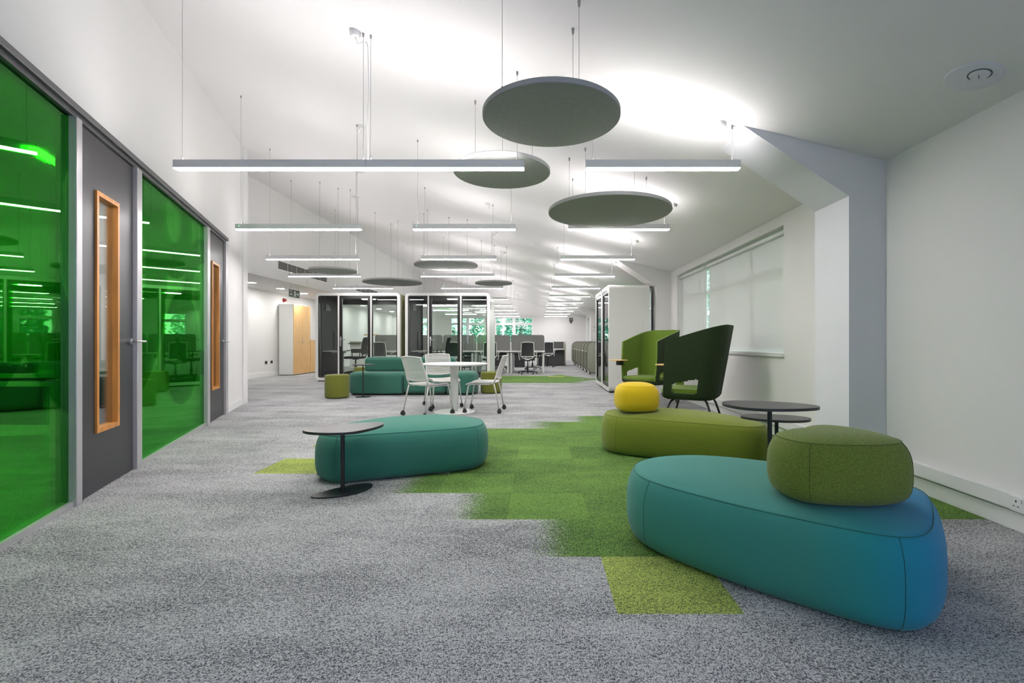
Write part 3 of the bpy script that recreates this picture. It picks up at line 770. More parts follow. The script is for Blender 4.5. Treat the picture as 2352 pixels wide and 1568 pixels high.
def castor(bm, x, y, r=.031):
    for s in (-1, 1): lathe(bm, [(0, -.010), (r*.8, -.010), (r, -.006), (r, .006), (r*.8, .010), (0, .010)], 16, (x+s*.013, y-.012, r), 'x')
    box(bm, x-.004, x+.004, y-.03, y+.012, r-.005, r*2+.012)
def visitor_chair(loc, rotz, label):
    t = thing('castor_chair', label, 'chair', loc, rotz, 'pale castor chairs at the round table')
    # seat: gently dished panel
    bm = B(); n = 14; W = .225
    def sp(u, v): return Vector((W*u*(1-.05*(1-v)), -.20+.44*v, .455-.022*math.cos(u*PI/2)*math.sin(v*PI)-.03*max(0, v-.82)/.18+.012*u*u))
    g = [[(sp(-1+2*i/n, j/n)) for j in range(n+1)] for i in range(n+1)]
    top = [[bm.verts.new(p) for p in r] for r in g]; bot = [[bm.verts.new(p-Vector((0, 0, .016))) for p in r] for r in g]
    for i in range(n):
        for j in range(n):
            bm.faces.new((top[i][j], top[i+1][j], top[i+1][j+1], top[i][j+1])); bm.faces.new((bot[i][j], bot[i][j+1], bot[i+1][j+1], bot[i+1][j]))
    for i in range(n):
        bm.faces.new((top[i][0], bot[i][0], bot[i+1][0], top[i+1][0])); bm.faces.new((top[i+1][n], bot[i+1][n], bot[i][n], top[i][n]))
        bm.faces.new((top[0][i+1], bot[0][i+1], bot[0][i], top[0][i])); bm.faces.new((top[n][i], bot[n][i], bot[n][i+1], top[n][i+1]))
    link('seat', bm, chairw_m, t, 50)
    # backrest: curved frame with a perforated panel (strips crossing)
    def bp(u, v):   # u -1..1 v 0..1 bottom to top
        z = .53+.315*v; y = -.215-.03*math.sin(v*PI*.5)-.075*v**1.6-.035*math.cos(u*PI/2)
        return Vector((.215*u*(1-.06*v+.02), y, z-.018*(1-v)*math.cos(u*PI/2)+.012*v*math.cos(u*PI/2)))
    bm = B(); m = 10; path = [bp(-1+2*i/m, 0) for i in range(m)]+[bp(1, j/m) for j in range(m)]+[bp(1-2*i/m, 1) for i in range(m)]+[bp(-1, 1-j/m) for j in range(m)]
    tube(bm, path, .011, 8, True)
    for s in (-1, 1): tube(bm, [bp(s, .1), bp(s, 0)+Vector((0, .01, -.02)), Vector((.212*s, -.20, .49)), Vector((.212*s, -.185, .44))], .013, 8)
    link('back_frame', bm, chairw_m, t, True)
    bm = B()
    for j in range(1, 22):
        v = j/22; P_ = [bp(-1+2*i/12, v) for i in range(13)]
        for i in range(12):
            a, b = P_[i], P_[i+1]; q = [a+Vector((0, 0, -.0045)), b+Vector((0, 0, -.0045)), b+Vector((0, 0, .0045)), a+Vector((0, 0, .0045))]
            f1 = [bm.verts.new(p) for p in q]; f2 = [bm.verts.new(p+Vector((0, -.004, 0))) for p in q]
            bm.faces.new(f1); bm.faces.new(f2[::-1]); bm.faces.new((f1[3], f1[2], f2[2], f2[3])); bm.faces.new((f1[0], f2[0], f2[1], f1[1]))
    for i in range(1, 30):
        u = -1+2*i/30; tube(bm, [bp(u, j/10)+Vector((0, -.002, 0)) for j in range(11)], .0027, 4)
    link('perforated_back', bm, chairw_m, t)
    for sx in (-1, 1):
        for sy in (-1, 1):
            if sy > 0: pts = [(sx*.20, .10, .432), (sx*.205, .17, .430), (sx*.212, .20, .41), (sx*.225, .235, .2), (sx*.24, .26, .07)]
            else: pts = [(sx*.205, -.12, .432), (sx*.212, -.185, .44), (sx*.222, -.22, .3), (sx*.24, -.26, .07)]
            bm = B(); tube(bm, pts, .0115, 8); lg = link('leg', bm, leg_m, t, True)
            bm = B(); castor(bm, pts[-1][0], pts[-1][1]); link('castor', bm, blkp_m, lg, 40)
    link('seat_rail', (lambda b: (tube(b, [(-.20, -.12, .430), (-.20, .10, .430)], .010, 8), tube(b, [(.20, -.12, .430), (.20, .10, .430)], .010, 8), tube(b, [(-.20, .05, .428), (.20, .05, .428)], .008, 8), b)[-1])(B()), leg_m, t, True)
    return t
def face(dx, dy): return math.atan2(dy, dx)-PI/2
vc = visitor_chair((-1.60, 7.02, 0), face(.60, .80), 'pale castor chair seen from behind, its perforated back towards the teal pouf')
dup(vc, (-1.57, 7.93, 0), face(.45, -.85), 'pale castor chair on the sofa side of the round table, facing the camera')
dup(vc, (-.82, 7.36, 0), face(-1, .08), 'pale castor chair seen side on, by the green stool, facing the table column')

# ------------------------------------------------------------------ high-back lounge chairs
def lounge_chair(loc, rotz, label, lab_side=1):
    t = thing('high_back_chair', label, 'chair', loc, rotz, 'high-back lounge chairs')
    # plan: U with opening towards +y ; u in -1..1, z from .40 to 1.25
    NU, NV = 84, 60
    def sp(u, v, off=0.0):
        a = abs(u); s = 1 if u >= 0 else -1
        z = .41+.0*v; grow = 1+.06*v+.04*math.sin(v*PI)
        W, D, R = .33, .29, .17
        Ltot = (W-R)+R*PI/2+(D*2-R); d = a*Ltot
        if d < W-R: x, y, nx, ny = d, -D, 0, -1
        elif d < W-R+R*PI/2:
            q = (d-(W-R))/R; x, y = W-R+R*math.sin(q), -D+R-R*math.cos(q); nx, ny = math.sin(q), -math.cos(q)
        else: x, y, nx, ny = W, -D+R+(d-(W-R)-R*PI/2), 1, 0
        x += nx*off; y += ny*off
        front = max(0, (y+D)/(2*D)); top = 1.27-.20*front**1.15
        bot = .40+.02*front
        zz = bot+(top-bot)*v
        lean = .13*((zz-.40)/.85)
        return Vector((s*x*grow, y*(1+.05*v)-lean*(1-.55*front), zz))
    def uof(y_): pass
    def present(i, j):
        u = abs(-1+2*(i+.5)/NU); v = (j+.5)/NV
        lo, hi = .035, .195+.07*min(1, max(0, (.90-u)/.35))
        a, b = .52, .885
        if a < u < b and lo < v < hi:
            for (qx, qy, sx, sy) in ((a, lo, 1, 1), (b, lo, -1, 1), (a, hi, 1, -1), (b, hi, -1, -1)):
                dx, dy = (u-qx)*sx/.045, (v-qy)*sy/.045
                if dx < 1 and dy < 1 and (1-dx)**2+(1-dy)**2 > 1: return True
            return False
        return True
    mask = [[present(i, j) for j in range(NV)] for i in range(NU)]
    def grid(off, flip):
        bm = B(); V = [[None]*(NV+1) for _ in range(NU+1)]
        def g(i, j):
            if V[i][j] is None: V[i][j] = bm.verts.new(sp(-1+2*i/NU, j/NV, off))
            return V[i][j]
        for i in range(NU):
            for j in range(NV):
                if mask[i][j]: bm.faces.new((g(i, j), g(i+1, j), g(i+1, j+1), g(i, j+1)))
        return bm
    th = .032
    link('outer_shell', grid(th, 0), dkgreen_m, t, True)
    bmi = grid(0, 1)
    def q(i, j, o): return bmi.verts.new(sp(-1+2*i/NU, j/NV, o))
    for i in range(NU):
        for j in range(NV):
            if not mask[i][j]: continue
            for (di, dj, e) in ((-1, 0, ((i, j), (i, j+1))), (1, 0, ((i+1, j), (i+1, j+1))), (0, -1, ((i, j), (i+1, j))), (0, 1, ((i, j+1), (i+1, j+1)))):
                a, b = i+di, j+dj
                if not (0 <= a < NU and 0 <= b < NV) or not mask[a][b]:
                    (p, r), (p2, r2) = e
                    for o0, o1 in ((0, th),):
                        bmi.faces.new((q(p, r, o0), q(p2, r2, o0), q(p2, r2, o1), q(p, r, o1)))
    bmesh.ops.remove_doubles(bmi, verts=bmi.verts, dist=.0004)
    link('inner_shell', bmi, lime_m, t, 50)
    def plan(off):
        pts = [sp(-1+2*i/NU, 0, off) for i in range(NU+1)]
        return [(p.x, p.y) for p in pts]
    # seat pan and cushion
    o_ = plan(th*.9)
    bm = B(); rings = []
    cx, cy = 0, .0
    fr = [(o_[0][0]*.9, o_[0][1]+.03), ]
    outl = o_+[(o_[-1][0]*.75, o_[-1][1]+.045), (0, o_[-1][1]+.06), (o_[0][0]*.75, o_[0][1]+.045)]
    for s, z in ((1, .425), (1.0, .40), (.95, .372), (.82, .352), (.5, .342)):
        rings.append([bm.verts.new((p[0]*s, p[1]*s, z)) for p in outl])
    n = len(outl)
    for a, b in zip(rings, rings[1:]):
        for i in range(n): bm.faces.new((a[i], a[(i+1) % n], b[(i+1) % n], b[i]))
    bm.faces.new(rings[0]); bm.faces.new(rings[-1])
    link('seat_pan', bm, dkgreen_m, t, 50)
    i_ = plan(-.006); out2 = i_+[(i_[-1][0]*.75, i_[-1][1]+.05), (0, i_[-1][1]+.065), (i_[0][0]*.75, i_[0][1]+.05)]
    bm = B(); rings = []
    for s, z in ((.985, .426), (1, .44), (1, .465), (.97, .482), (.85, .487), (.4, .48)):
        rings.append([bm.verts.new((p[0]*s, p[1]*s, z)) for p in out2])
    n = len(out2)
    for a, b in zip(rings, rings[1:]):
        for i in range(n): bm.faces.new((a[i], a[(i+1) % n], b[(i+1) % n], b[i]))
    bm.faces.new(rings[0]); bm.faces.new(rings[-1])
    link('seat_cushion', bm, lime_m, t, 50)
    for sx in (-1, 1):
        for sy in (-1, 1):
            bm = B(); tube(bm, [(sx*.10, sy*.15, .345), (sx*.20, sy*.19, .345), (sx*.255, sy*.215, .325), (sx*.285, sy*.24, .27), (sx*.34, sy*.32, .004)], .0135, 10)
            link('leg', bm, black_m, t, True)
    # tablet arm
    bm = B(); C = closed_curve([(lab_side*.24, .27), (lab_side*.40, .28), (lab_side*.50, .34), (lab_side*.46, .50), (lab_side*.30, .56), (lab_side*.2, .44)])
    tb = link('writing_tablet', prism(B(), [(p.x, p.y) for p in C], .745, .757, .003), oakp_m, t, 30)
    link('tablet_bracket', bx(lab_side*.36-.04, lab_side*.36+.04, .29, .39, .665, .745, bev=.004), blkp_m, t)
    link('tablet_arm', (lambda b: (tube(b, [(lab_side*.36, .33, .68), (lab_side*.36, .22, .66), (lab_side*.37, .18, .60)], .012, 8), b)[-1])(B()), black_m, t, True)
    return t
lc = lounge_chair((1.98, 6.12, 0), face(-.88, .48), 'high-backed dark green lounge chair seen from outside, nearest of the pair by the blinds', 1)
lounge_chair((1.90, 8.15, 0), face(-.80, -.60), 'high-backed lounge chair showing its light green inside, in front of the white phone booth', 1)

# ------------------------------------------------------------------ meeting pods
def pod(loc, rotz, W, D, H, panels, label, side_m, group, back_glass=True, name='meeting_pod', handle_mat=None, hinge_right=True):
    t = thing(name, label, 'pod', loc, rotz, group)
    R = .10; th = .075; n = 6
    o = rrect(0, W, .03, H, R, n); i1 = rrect(th, W-th, .03+th, H-th, R*.45, n); 
    bm = B(); ring(bm, o, i1, 0, .12); link('front_surround', bm, pod_m, t, 50)
    bm = B(); ring(bm, rrect(.006, W-.006, .03, H-.006, R-.006, n), i1, .121, D-.12); sh = link('outer_shell', bm, side_m, t, 50)
    bm = B(); ring(bm, o, i1, D-.119, D); link('rear_surround', bm, pod_m, t, 50)
    bm = B(); ring(bm, rrect(th+.001, W-th-.001, .03+th+.001, H-th-.001, R*.44, n), rrect(th+.03, W-th-.03, .03+th+.03, H-th-.03, R*.3, n), .14, D-.06); link('felt_lining', bm, lining_m, t)
    link('plinth', bx(.06, W-.06, .03, D-.03, 0, .03), blkp_m, t)
    z0, z1 = .03+th, H-th
    xs = [th]+[p for p in panels]+[W-th]
    for k in range(1, len(xs)-1):
        link('mullion', bx(xs[k]-.018, xs[k]+.018, -.002, .06, z0, z1), pod_m, t)
    for k in range(len(xs)-1):
        a = xs[k]+(.018 if k else 0); b = xs[k+1]-(.018 if k < len(xs)-2 else 0); door = (len(xs) == 4 and k == 1) or len(xs) == 2
        fw = .075 if door else .022
        bm = B(); ring(bm, [(a, z0), (b, z0), (b, z1), (a, z1)], [(a+fw, z0+fw), (b-fw, z0+fw), (b-fw, z1-fw), (a+fw, z1-fw)], .012, .055)
        f = link('door_leaf' if door else 'side_glazing', bm, blkf_m, t)
        link('glass_pane', bx(a+fw, b-fw, .030, .038, z0+fw, z1-fw), podg_m, f)
        if door:
            bm = B(); hx = a+fw*.5; hz = 1.10
            if name == 'phone_booth':
                hx = b-fw*.5
                bm = B(); tube(bm, [(hx, .012, hz), (hx, -.035, hz), (hx-.02, -.045, hz), (hx-.13, -.045, hz)], .010, 8); box(bm, hx-.02, hx+.02, 0, .012, hz-.09, hz+.05, bev=.003)
                link('door_handle', bm, black_m, f, 40)
            else:
                box(bm, hx-.018, hx+.018, .0, .012, hz-.16, hz+.10, bev=.006); tube(bm, [(hx, .0, hz+.02), (hx, -.04, hz+.02), (hx+.02, -.05, hz+.02), (hx+.15, -.05, hz+.02)], .010, 8)
                link('door_handle', bm, steel_m, f, 40)
    if back_glass:
        bm = B(); ring(bm, [(th, z0), (W-th, z0), (W-th, z1), (th, z1)], [(th+.05, z0+.05), (W-th-.05, z0+.05), (W-th-.05, z1-.13), (th+.05, z1-.13)], D-.055, D-.02)
        bf = link('rear_glazing', bm, blkf_m, t); link('glass_pane', bx(th+.05, W-th-.05, D-.042, D-.034, z0+.05, z1-.13), podg_m, bf)
    else:
        link('rear_panel', bx(th, W-th, D-.055, D-.005, z0, z1), lining_m, t)
    # vent holes down the side that faces the room
    bm = B()
    for k in range(6): box(bm, W-.0055, W+.001, .30, .37, H-.42+.045*k, H-.395+.045*k)
    if name != 'phone_booth': link('side_vent', bm, dark_m, t)
    else: bm.free()
    if back_glass:
        link('ceiling_vent', bx(th+.031, th+.05, .35, .65, H-.45, H-.28), blkp_m, t)
        link('ceiling_lamp', bx(W*.45, W*.60, D*.4, D*.5, H-th-.045, H-th-.032), podl_m, t)
        link('wall_unit', bx(th+.031, th+.06, .9, 1.1, .85, 1.35, bev=.004), blkp_m, t)
    return t
pod((-5.945, 12.8, 0), 0, 2.265, 1.5, 2.37, [.62, 1.49], 'white-framed glass meeting pod with an olive side, next to the oak cupboard', olivef_m, 'glass meeting pods')
pod((-3.545, 12.8, 0), 0, 2.265, 1.5, 2.37, [.62, 1.49], 'white-framed glass meeting pod with a pale side, behind the round white table', pod_m, 'glass meeting pods')
pod((1.475, 11.045, 0), -PI/2, 1.13, .84, 2.25, [], 'white phone booth with black-framed door, the one showing its plain white side', pod_m, 'white phone booths', False, 'phone_booth')
pod((1.475, 12.19, 0), -PI/2, 1.13, .84, 2.25, [], 'white phone booth joined behind the one with the plain white side', pod_m, 'white phone booths', False, 'phone_booth')
def pod_table(x, y, label):
    t = thing('pod_table', label, 'table', (x, y, .135), 0, 'small white tables inside the pods')
    link('table_top', prism(B(), rrect(-.30, .24, -.32, .32, .06, 5), .655, .68, .004), white_m, t, 40)
    link('support_rail', bx(-.15, .22, -.05, .05, .615, .655, bev=.004), white_m, t)
    bm = B(); box(bm, .10, .17, -.035, .035, .0, .615, bev=.006); link('leg', bm, white_m, t)
pod_table(-5.56, 13.30, 'white pedestal table inside the pod beside the oak cupboard')
pod_table(-3.16, 13.30, 'white pedestal table inside the pod behind the round table')

# ------------------------------------------------------------------ task chairs
def task_chair(loc, rotz, label, frame, cat_group):
    t = thing('task_chair', label, 'chair', loc, rotz, cat_group)
    bm = B(); prism(bm, rrect(-.24, .24, -.20, .27, .09, 6), .45, .515, .02); link('seat', bm, mesh_m, t, 50)
    def bp(u, v):
        z = .58+.45*v; y = -.25-.05*math.sin(v*PI)*.0-.10*v*v+.05*v-.03*math.cos(u*PI/2)
        return Vector((.215*u*(1-.08*v), y, z))
    bm = B(); n = 10
    gf = [[bm.verts.new(bp(-1+2*i/n, j/n)+Vector((0, .004, 0))) for j in range(n+1)] for i in range(n+1)]
    gb = [[bm.verts.new(bp(-1+2*i/n, j/n)+Vector((0, -.004, 0))) for j in range(n+1)] for i in range(n+1)]
    for i in range(n):
        for j in range(n):
            bm.faces.new((gf[i][j], gf[i+1][j], gf[i+1][j+1], gf[i][j+1])); bm.faces.new((gb[i][j], gb[i][j+1], gb[i+1][j+1], gb[i+1][j]))
    link('backrest', bm, mesh_m, t, True)
    bm = B(); m = 8
    path = [bp(-1+2*i/m, 0) for i in range(m)]+[bp(1, j/m) for j in range(m)]+[bp(1-2*i/m, 1)+Vector((0, 0, .02*math.sin(i/m*PI))) for i in range(m)]+[bp(-1, 1-j/m) for j in range(m)]
    tube(bm, path, .014, 8, True)
    for s in (-1, 1): tube(bm, [bp(s, .02), Vector((.13*s, -.25, .52)), Vector((.03*s, -.20, .485))], .014, 8)
    box(bm, -.05, .05, -.28, -.20, .47, .51, bev=.005)
    link('back_frame', bm, frame, t, 60)
    for s in (-1, 1):
        bm = B(); tube(bm, [(s*.16, 0, .455), (s*.27, 0, .47), (s*.285, -.01, .55), (s*.285, -.01, .68)], .013, 8); box(bm, s*.285-.035, s*.285+.035, -.12, .13, .68, .70, bev=.006)
        link('armrest', bm, frame, t, 60)
    bm = B(); lathe(bm, [(0, .07), (.032, .07), (.032, .25), (.018, .26), (.018, .42), (.09, .43), (.09, .45), (0, .45)], 16); link('gas_column', bm, blkp_m, t, 40)
    bm = B(); R = .31
    for k in range(5):
        a = 2*PI*k/5+PI/2; tube(bm, [(0, 0, .095), (R*.6*math.cos(a), R*.6*math.sin(a), .09), (R*math.cos(a), R*math.sin(a), .065)], .020, 6, r2=.012)
    st = link('star_base', bm, blkp_m, t, 60)
    for k in range(5):
        a = 2*PI*k/5+PI/2; bm = B(); castor(bm, R*math.cos(a), R*math.sin(a)+.01, .027); link('castor', bm, blkp_m, st, 40)
    return t
G1 = 'white-framed task chairs at the desks'
tc0 = task_chair((-.33, 15.75, 0), 0, 'white-framed black mesh task chair fully in view at the end desk of the bench', white_m, G1)
DX = [-.33, -1.58, -2.78, -4.0, -5.1]
labs = ['white-framed task chair half hidden by the edge of the second pod',
        'white-framed task chair seen through the door of the second pod', 'white-framed task chair behind the frames between the two pods',
        'white-framed task chair seen through the side glass of the first pod']
for x, l_ in zip(DX[1:], labs): dup(tc0, (x, 15.8, 0), .12 if x > -3 else -.1, l_)
back_l = ['dark chair base showing under the end desk of the bench', 'dark chair base showing under the second desk of the bench', 'task chair behind the third bench desk, glimpsed through the second pod', 'task chair behind the fourth bench desk, glimpsed through the pods']
for x, l_ in zip((-.2, -1.35, -2.6, -3.8), back_l): dup(tc0, (x, 18.3, 0), PI+.2, l_)
dup(tc0, (.42, 20.0, 0), .1, 'small distant white-framed task chair at the dark booth desk past the bench end')
G2 = 'black task chairs inside the pods'
tb0 = task_chair((-5.15, 13.55, .135), PI/2, 'all-black task chair side on inside the first pod', blkp_m, G2)
dup(tb0, (-2.80, 13.55, .135), PI/2, 'all-black task chair side on inside the second pod')

# ------------------------------------------------------------------ bench desks
def desk(loc, rotz, label, screen, group):
    t = thing('bench_desk', label, 'desk', loc, rotz, group)
    w = .595
    link('desktop', bx(-w, w, 0, .78, .715, .74, bev=.003), white_m, t)
    for s in (-1, 1):
        x = s*(w-.05)
        link('leg', bx(x-.028, x+.028, .05, .11, 0, .685, bev=.003), white_m, t)
        link('leg', bx(x-.028, x+.028, .67, .73, 0, .685, bev=.003), white_m, t)
        link('leg_rail', bx(x-.02, x+.02, .11, .67, .65, .69), white_m, t)
    link('beam', bx(-w+.08, w-.08, .62, .66, .66, .70), white_m, t)
    link('cable_tray', bx(-w+.12, w-.12, .50, .60, .60, .655), blkp_m, t)
    if screen:
        s = link('desk_screen', prism(B(), rrect(-w+.012, w-.012, .745, 1.30, .07, 6, (0, 1, 1, 0)), .785, .815, 0, 'xz'), screen_m, t)
        link('screen_bracket', bx(w-.03, w+.0, .79, .81, .74, 1.2), steel_m, t)
    return t
OR = ['the end desk nearest the aisle', 'second from the aisle', 'third from the aisle', 'fourth from the aisle', 'fifth from the aisle']
d0 = desk((-.33-.02, 16.15, 0), 0, 'white bench desk with grey fabric screen, '+OR[0], True, 'white bench desks with grey screens')
for k in range(1, 5): dup(d0, (-.35-1.205*k, 16.15, 0), 0, 'white bench desk with grey fabric screen, '+OR[k])
d1 = desk((-.35, 17.78, 0), PI, 'rear white bench desk behind the grey screen, the end one nearest the aisle', False, 'rear white bench desks')
for k in range(1, 5): dup(d1, (-.35-1.205*k, 17.78, 0), PI, 'rear white bench desk behind the grey screen, '+OR[k])
def pedestal(x, y, label):
    t = thing('drawer_pedestal', label, 'pedestal', (x, y, 0), 0, 'dark pedestals under the desks')
    link('body', bx(-.21, .21, -.28, .28, .04, .56, bev=.004), blkf_m, t)
    for z in (.08, .24, .40): 
        d = link('drawer', bx(-.2, .2, -.292, -.281, z, z+.14), mesh_m, t)
    for sx in (-1, 1):
        bm = B(); castor(bm, sx*.16, -.2, .02); link('castor', bm, blkp_m, t)
pedestal(-.75, 20.08, 'dark drawer pedestal beyond the end desk legs'); pedestal(-1.7, 20.08, 'dark drawer pedestal beyond the second desk legs'); pedestal(-2.9, 20.08, 'dark drawer pedestal beyond the third bench desk')
# second bench further back
for k in range(4): dup(d1, (-.9-1.205*k, 21.2, 0), PI, 'distant plain white desk in the row before the end windows, '+('next to the aisle', 'second from the aisle', 'third from the aisle', 'deepest behind the pods')[k])

# ------------------------------------------------------------------ felt-sided study desks along the right
def felt_panel(x0, y, label, w=1.05):
    t = thing('felt_divider', label, 'divider', (x0+w/2, y, 0), 0, 'rounded felt dividers by the window wall')
    link('felt_panel', prism(B(), rrect(-w/2, w/2, .055, 1.06, .22, 8), -.035, .035, .012, 'xz'), pan_m, t, 40)
    o_ = rrect(-w/2-.002, w/2+.002, .053, 1.062, .222, 8)
    bm = B(); tube(bm, [(p[0], -.030, p[1]) for p in o_], .010, 6, True); link('edge_trim', bm, edge_shade_m, t, True)  # dark tube added round each divider to draw the shade between panels
    for s in (-1, 1):
        bm = B(); castor(bm, s*(w/2-.10), 0, .026); box(bm, s*(w/2-.10)-.02, s*(w/2-.10)+.02, -.05, .05, .052, .062); link('castor_foot', bm, blkp_m, t)
YS = [15.55, 16.7, 17.85, 19.0, 20.15, 21.3, 22.45]
NM = ['the nearest, showing its whole face beside the phone booth', 'second in the row', 'third in the row', 'fourth in the row', 'fifth in the row', 'sixth in the row', 'last in the row by the end wall']
for y, l_ in zip(YS, NM): felt_panel(1.60, y, 'sage grey rounded felt divider, '+l_)
sd = thing('study_desk', 'white desk between felt dividers, in the nearest bay past the phone booth', 'desk', (2.03, 16.12, 0), 0, 'white desks between felt dividers')
link('desktop', bx(-.39, .39, -.5, .5, .715, .74, bev=.003), white_m, sd)
for sx in (-1, 1): link('leg', bx(sx*.33-.03, sx*.33+.03, -.03, .03, 0, .715), white_m, sd)
link('end_panel', bx(.36, .38, -.49, .49, .74, 1.0), pan_m, sd)
for k, y in enumerate(YS[1:-1]): dup(sd, (2.03, y+.575, 0), 0, 'white desk between felt dividers, bay '+('two', 'three', 'four', 'five', 'six')[k]+' counting from the phone booth')
t = thing('booth_desk', 'dark felt-sided booth desk standing past the end of the bench', 'desk', (.62, 21.3, 0))
link('back_panel', bx(-.6, .55, .55, .60, .03, 1.06), lining_m, t); link('front_panel', bx(-.6, .55, -.1, -.06, .03, .70), lining_m, t)
link('side_panel', prism(B(), rrect(-.45, .62, .03, 1.06, .18, 6), .55, .60, 0, 'yz'), pan_m, t, 40)
link('side_panel', prism(B(), rrect(-.45, .62, .03, 1.06, .18, 6), -.66, -.61, 0, 'yz'), pan_m, t, 40)
link('desktop', bx(-.6, .55, -.4, .54, .71, .74), white_m, t)
# palm
t = thing('potted_palm', 'dark leafy palm peeping out behind the phone booth', 'plant', (1.98, 14.3, 0))
bm = B(); lathe(bm, [(0, 0), (.15, 0), (.19, .38), (.17, .38), (.165, .34), (0, .34)], 24); link('pot', bm, pot_m, t, 40)
bm = B(); lathe(bm, [(0, .34), (.16, .34), (.16, .35), (0, .352)], 20); link('soil', bm, soil_m, t)
bm = B(); tube(bm, [(0, 0, .35), (.01, 0, .9), (-.01, .01, 1.42)], .018, 8); tube(bm, [(0.02, 0, .35), (-.05, -.02, .8), (-.06, -.02, 1.1)], .014, 8); link('stem', bm, bark_m, t, True)
bm = B(); rn = random.Random(3)
for (cx, cy, c_z, n) in ((-.01, .01, 1.42, 42), (-.06, -.02, 1.12, 34)):
    for k in range(n):
        a = rn.uniform(0, 2*PI); el = rn.uniform(-.2, 1.2); Lf = rn.uniform(.28, .44); w = .016
        d = Vector((math.cos(a), math.sin(a), 0)); s = Vector((-d.y, d.x, 0)); prev = None
        for j in range(6):
            q = j/5; p = Vector((cx, cy, c_z))+d*Lf*q*math.cos(el*(1-.2*q))+Vector((0, 0, Lf*(q*math.sin(el)-.5*q*q)))
            ww = w*math.sin(PI*min(.98, q*.85+.12)); cur = (bm.verts.new(p-s*ww), bm.verts.new(p+Vector((0, 0, -.004))), bm.verts.new(p+s*ww))
            if prev: bm.faces.new((prev[0], prev[1], cur[1], cur[0])); bm.faces.new((prev[1], prev[2], cur[2], cur[1]))
            prev = cur
link('leaves', bm, leaf_m, t, True)

# ------------------------------------------------------------------ left back corner: cupboards, sign, grilles, downlights
t = thing('tall_cupboard', 'tall white cupboard with pale oak double doors against the far white wall', 'cupboard', (-7.92, 15.65, 0))
link('carcass', bx(-.24, .21, -.55, .55, .02, 2.25, bev=.003), white_m, t); link('plinth', bx(-.22, .19, -.53, .53, 0, .02), blkp_m, t)
for s, y0, y1 in ((-1, -.548, -.003), (1, .003, .548)):
    d = link('door', bx(.211, .23, y0, y1, .03, 2.245, bev=.002), oakp_m, t)
    y = s*.05; link('door_handle', (lambda b: (tube(b, [(.23, y, 1.02), (.26, y, 1.02), (.26, y, 1.16), (.23, y, 1.16)], .006, 6), b)[-1])(B()), steel_m, d, True)
t = thing('low_cupboard', 'low oak-fronted cupboard standing against the tall one, half hidden by the pod', 'cupboard', (-7.92, 16.75, 0))
link('carcass', bx(-.24, .21, -.53, .53, .02, 1.10, bev=.003), white_m, t); link('plinth', bx(-.22, .19, -.51, .51, 0, .02), blkp_m, t)
for y0, y1 in ((-.528, -.003), (.003, .528)): link('door', bx(.211, .23, y0, y1, .03, 1.095, bev=.002), oakp_m, t)
link('worktop', bx(-.25, .24, -.54, .54, 1.10, 1.12), oakp_m, t)
t = thing('fire_alarm_sounder', 'red fire alarm sounder on the wall over the cupboard', 'alarm', (XL, 15.45, 2.40))
bm = B(); lathe(bm, [(0, 0), (.055, 0), (.055, .03), (.045, .035), (.045, .09), (.035, .10), (0, .10)], 24, (0, 0, 0), 'x'); link('housing', bm, red_m, t, 40)
bm = B(); lathe(bm, [(0, .0), (.065, 0), (.065, .015), (0, .015)], 24, (0, 0, 0), 'x'); link('back_plate', bm, red_m, t, 40)
def text_mesh(txt, size, name, m, parent, loc, rot, depth=.0015, align='LEFT'):
    c = bpy.data.curves.new(name, 'FONT'); c.body = txt; c.size = size; c.extrude = depth; c.align_x = align; c.align_y = 'CENTER'
    o = bpy.data.objects.new(name+'_tmp', c); COL.objects.link(o); bpy.context.view_layer.update()
    me = bpy.data.meshes.new_from_object(o.evaluated_get(bpy.context.evaluated_depsgraph_get())); bpy.data.objects.remove(o)
    me.materials.clear(); me.materials.append(m); q = bpy.data.objects.new(name, me); COL.objects.link(q); q.parent = parent; q.location = loc; q.rotation_euler = rot
    return q
t = thing('exit_sign', 'hanging green and black fire exit sign with running figure and arrow', 'sign', (-6.80, 13.38, 2.30), 0)
link('sign_board', bx(-.006, .006, -.28, .28, 0, .205), sign_m, t)
for y in (-.22, .22):
    bm = B(); tube(bm, [(0, y, .205), (0, y, .3)], .004, 6); link('hanger_rod', bm, wire_m, t)
text_mesh('Fire\nexit', .085, 'sign_text', signw_m, t, (.0075, -.255, .125), (PI/2, 0, PI/2), .0005)
bm = B()  # doorway, running figure and arrow, drawn in y-z
box(bm, .0062, .0072, -.02, .085, .03, .175)
link('door_pictogram', bm, signw_m, t)
bm = B(); lathe(bm, [(0, .0074), (.012, .0074), (.012, .0082), (0, .0082)], 14, (0, .045, .155), 'x')
def stroke(pts, w):
    for a, b in zip(pts, pts[1:]):
        d = Vector((0, b[0]-a[0], b[1]-a[1])); n_ = Vector((0, -d.z, d.y)).normalized()*w
        A, Bv = Vector((.0078, *a)), Vector((.0078, *b)); bm.faces.new([bm.verts.new(p) for p in (A-n_, Bv-n_, Bv+n_, A+n_)])
stroke([(.038, .14), (.028, .09), (.05, .065), (.045, .035)], .008); stroke([(.028, .09), (.01, .07), (-.008, .07)], .007); stroke([(.012, .11), (.036, .128), (.062, .112)], .005)
link('running_figure', bm, sign_m, t)
bm = B(); stroke([(.11, .10), (.22, .10)], .012); stroke([(.17, .15), (.225, .10), (.17, .05)], .012); link('arrow', bm, signw_m, t)
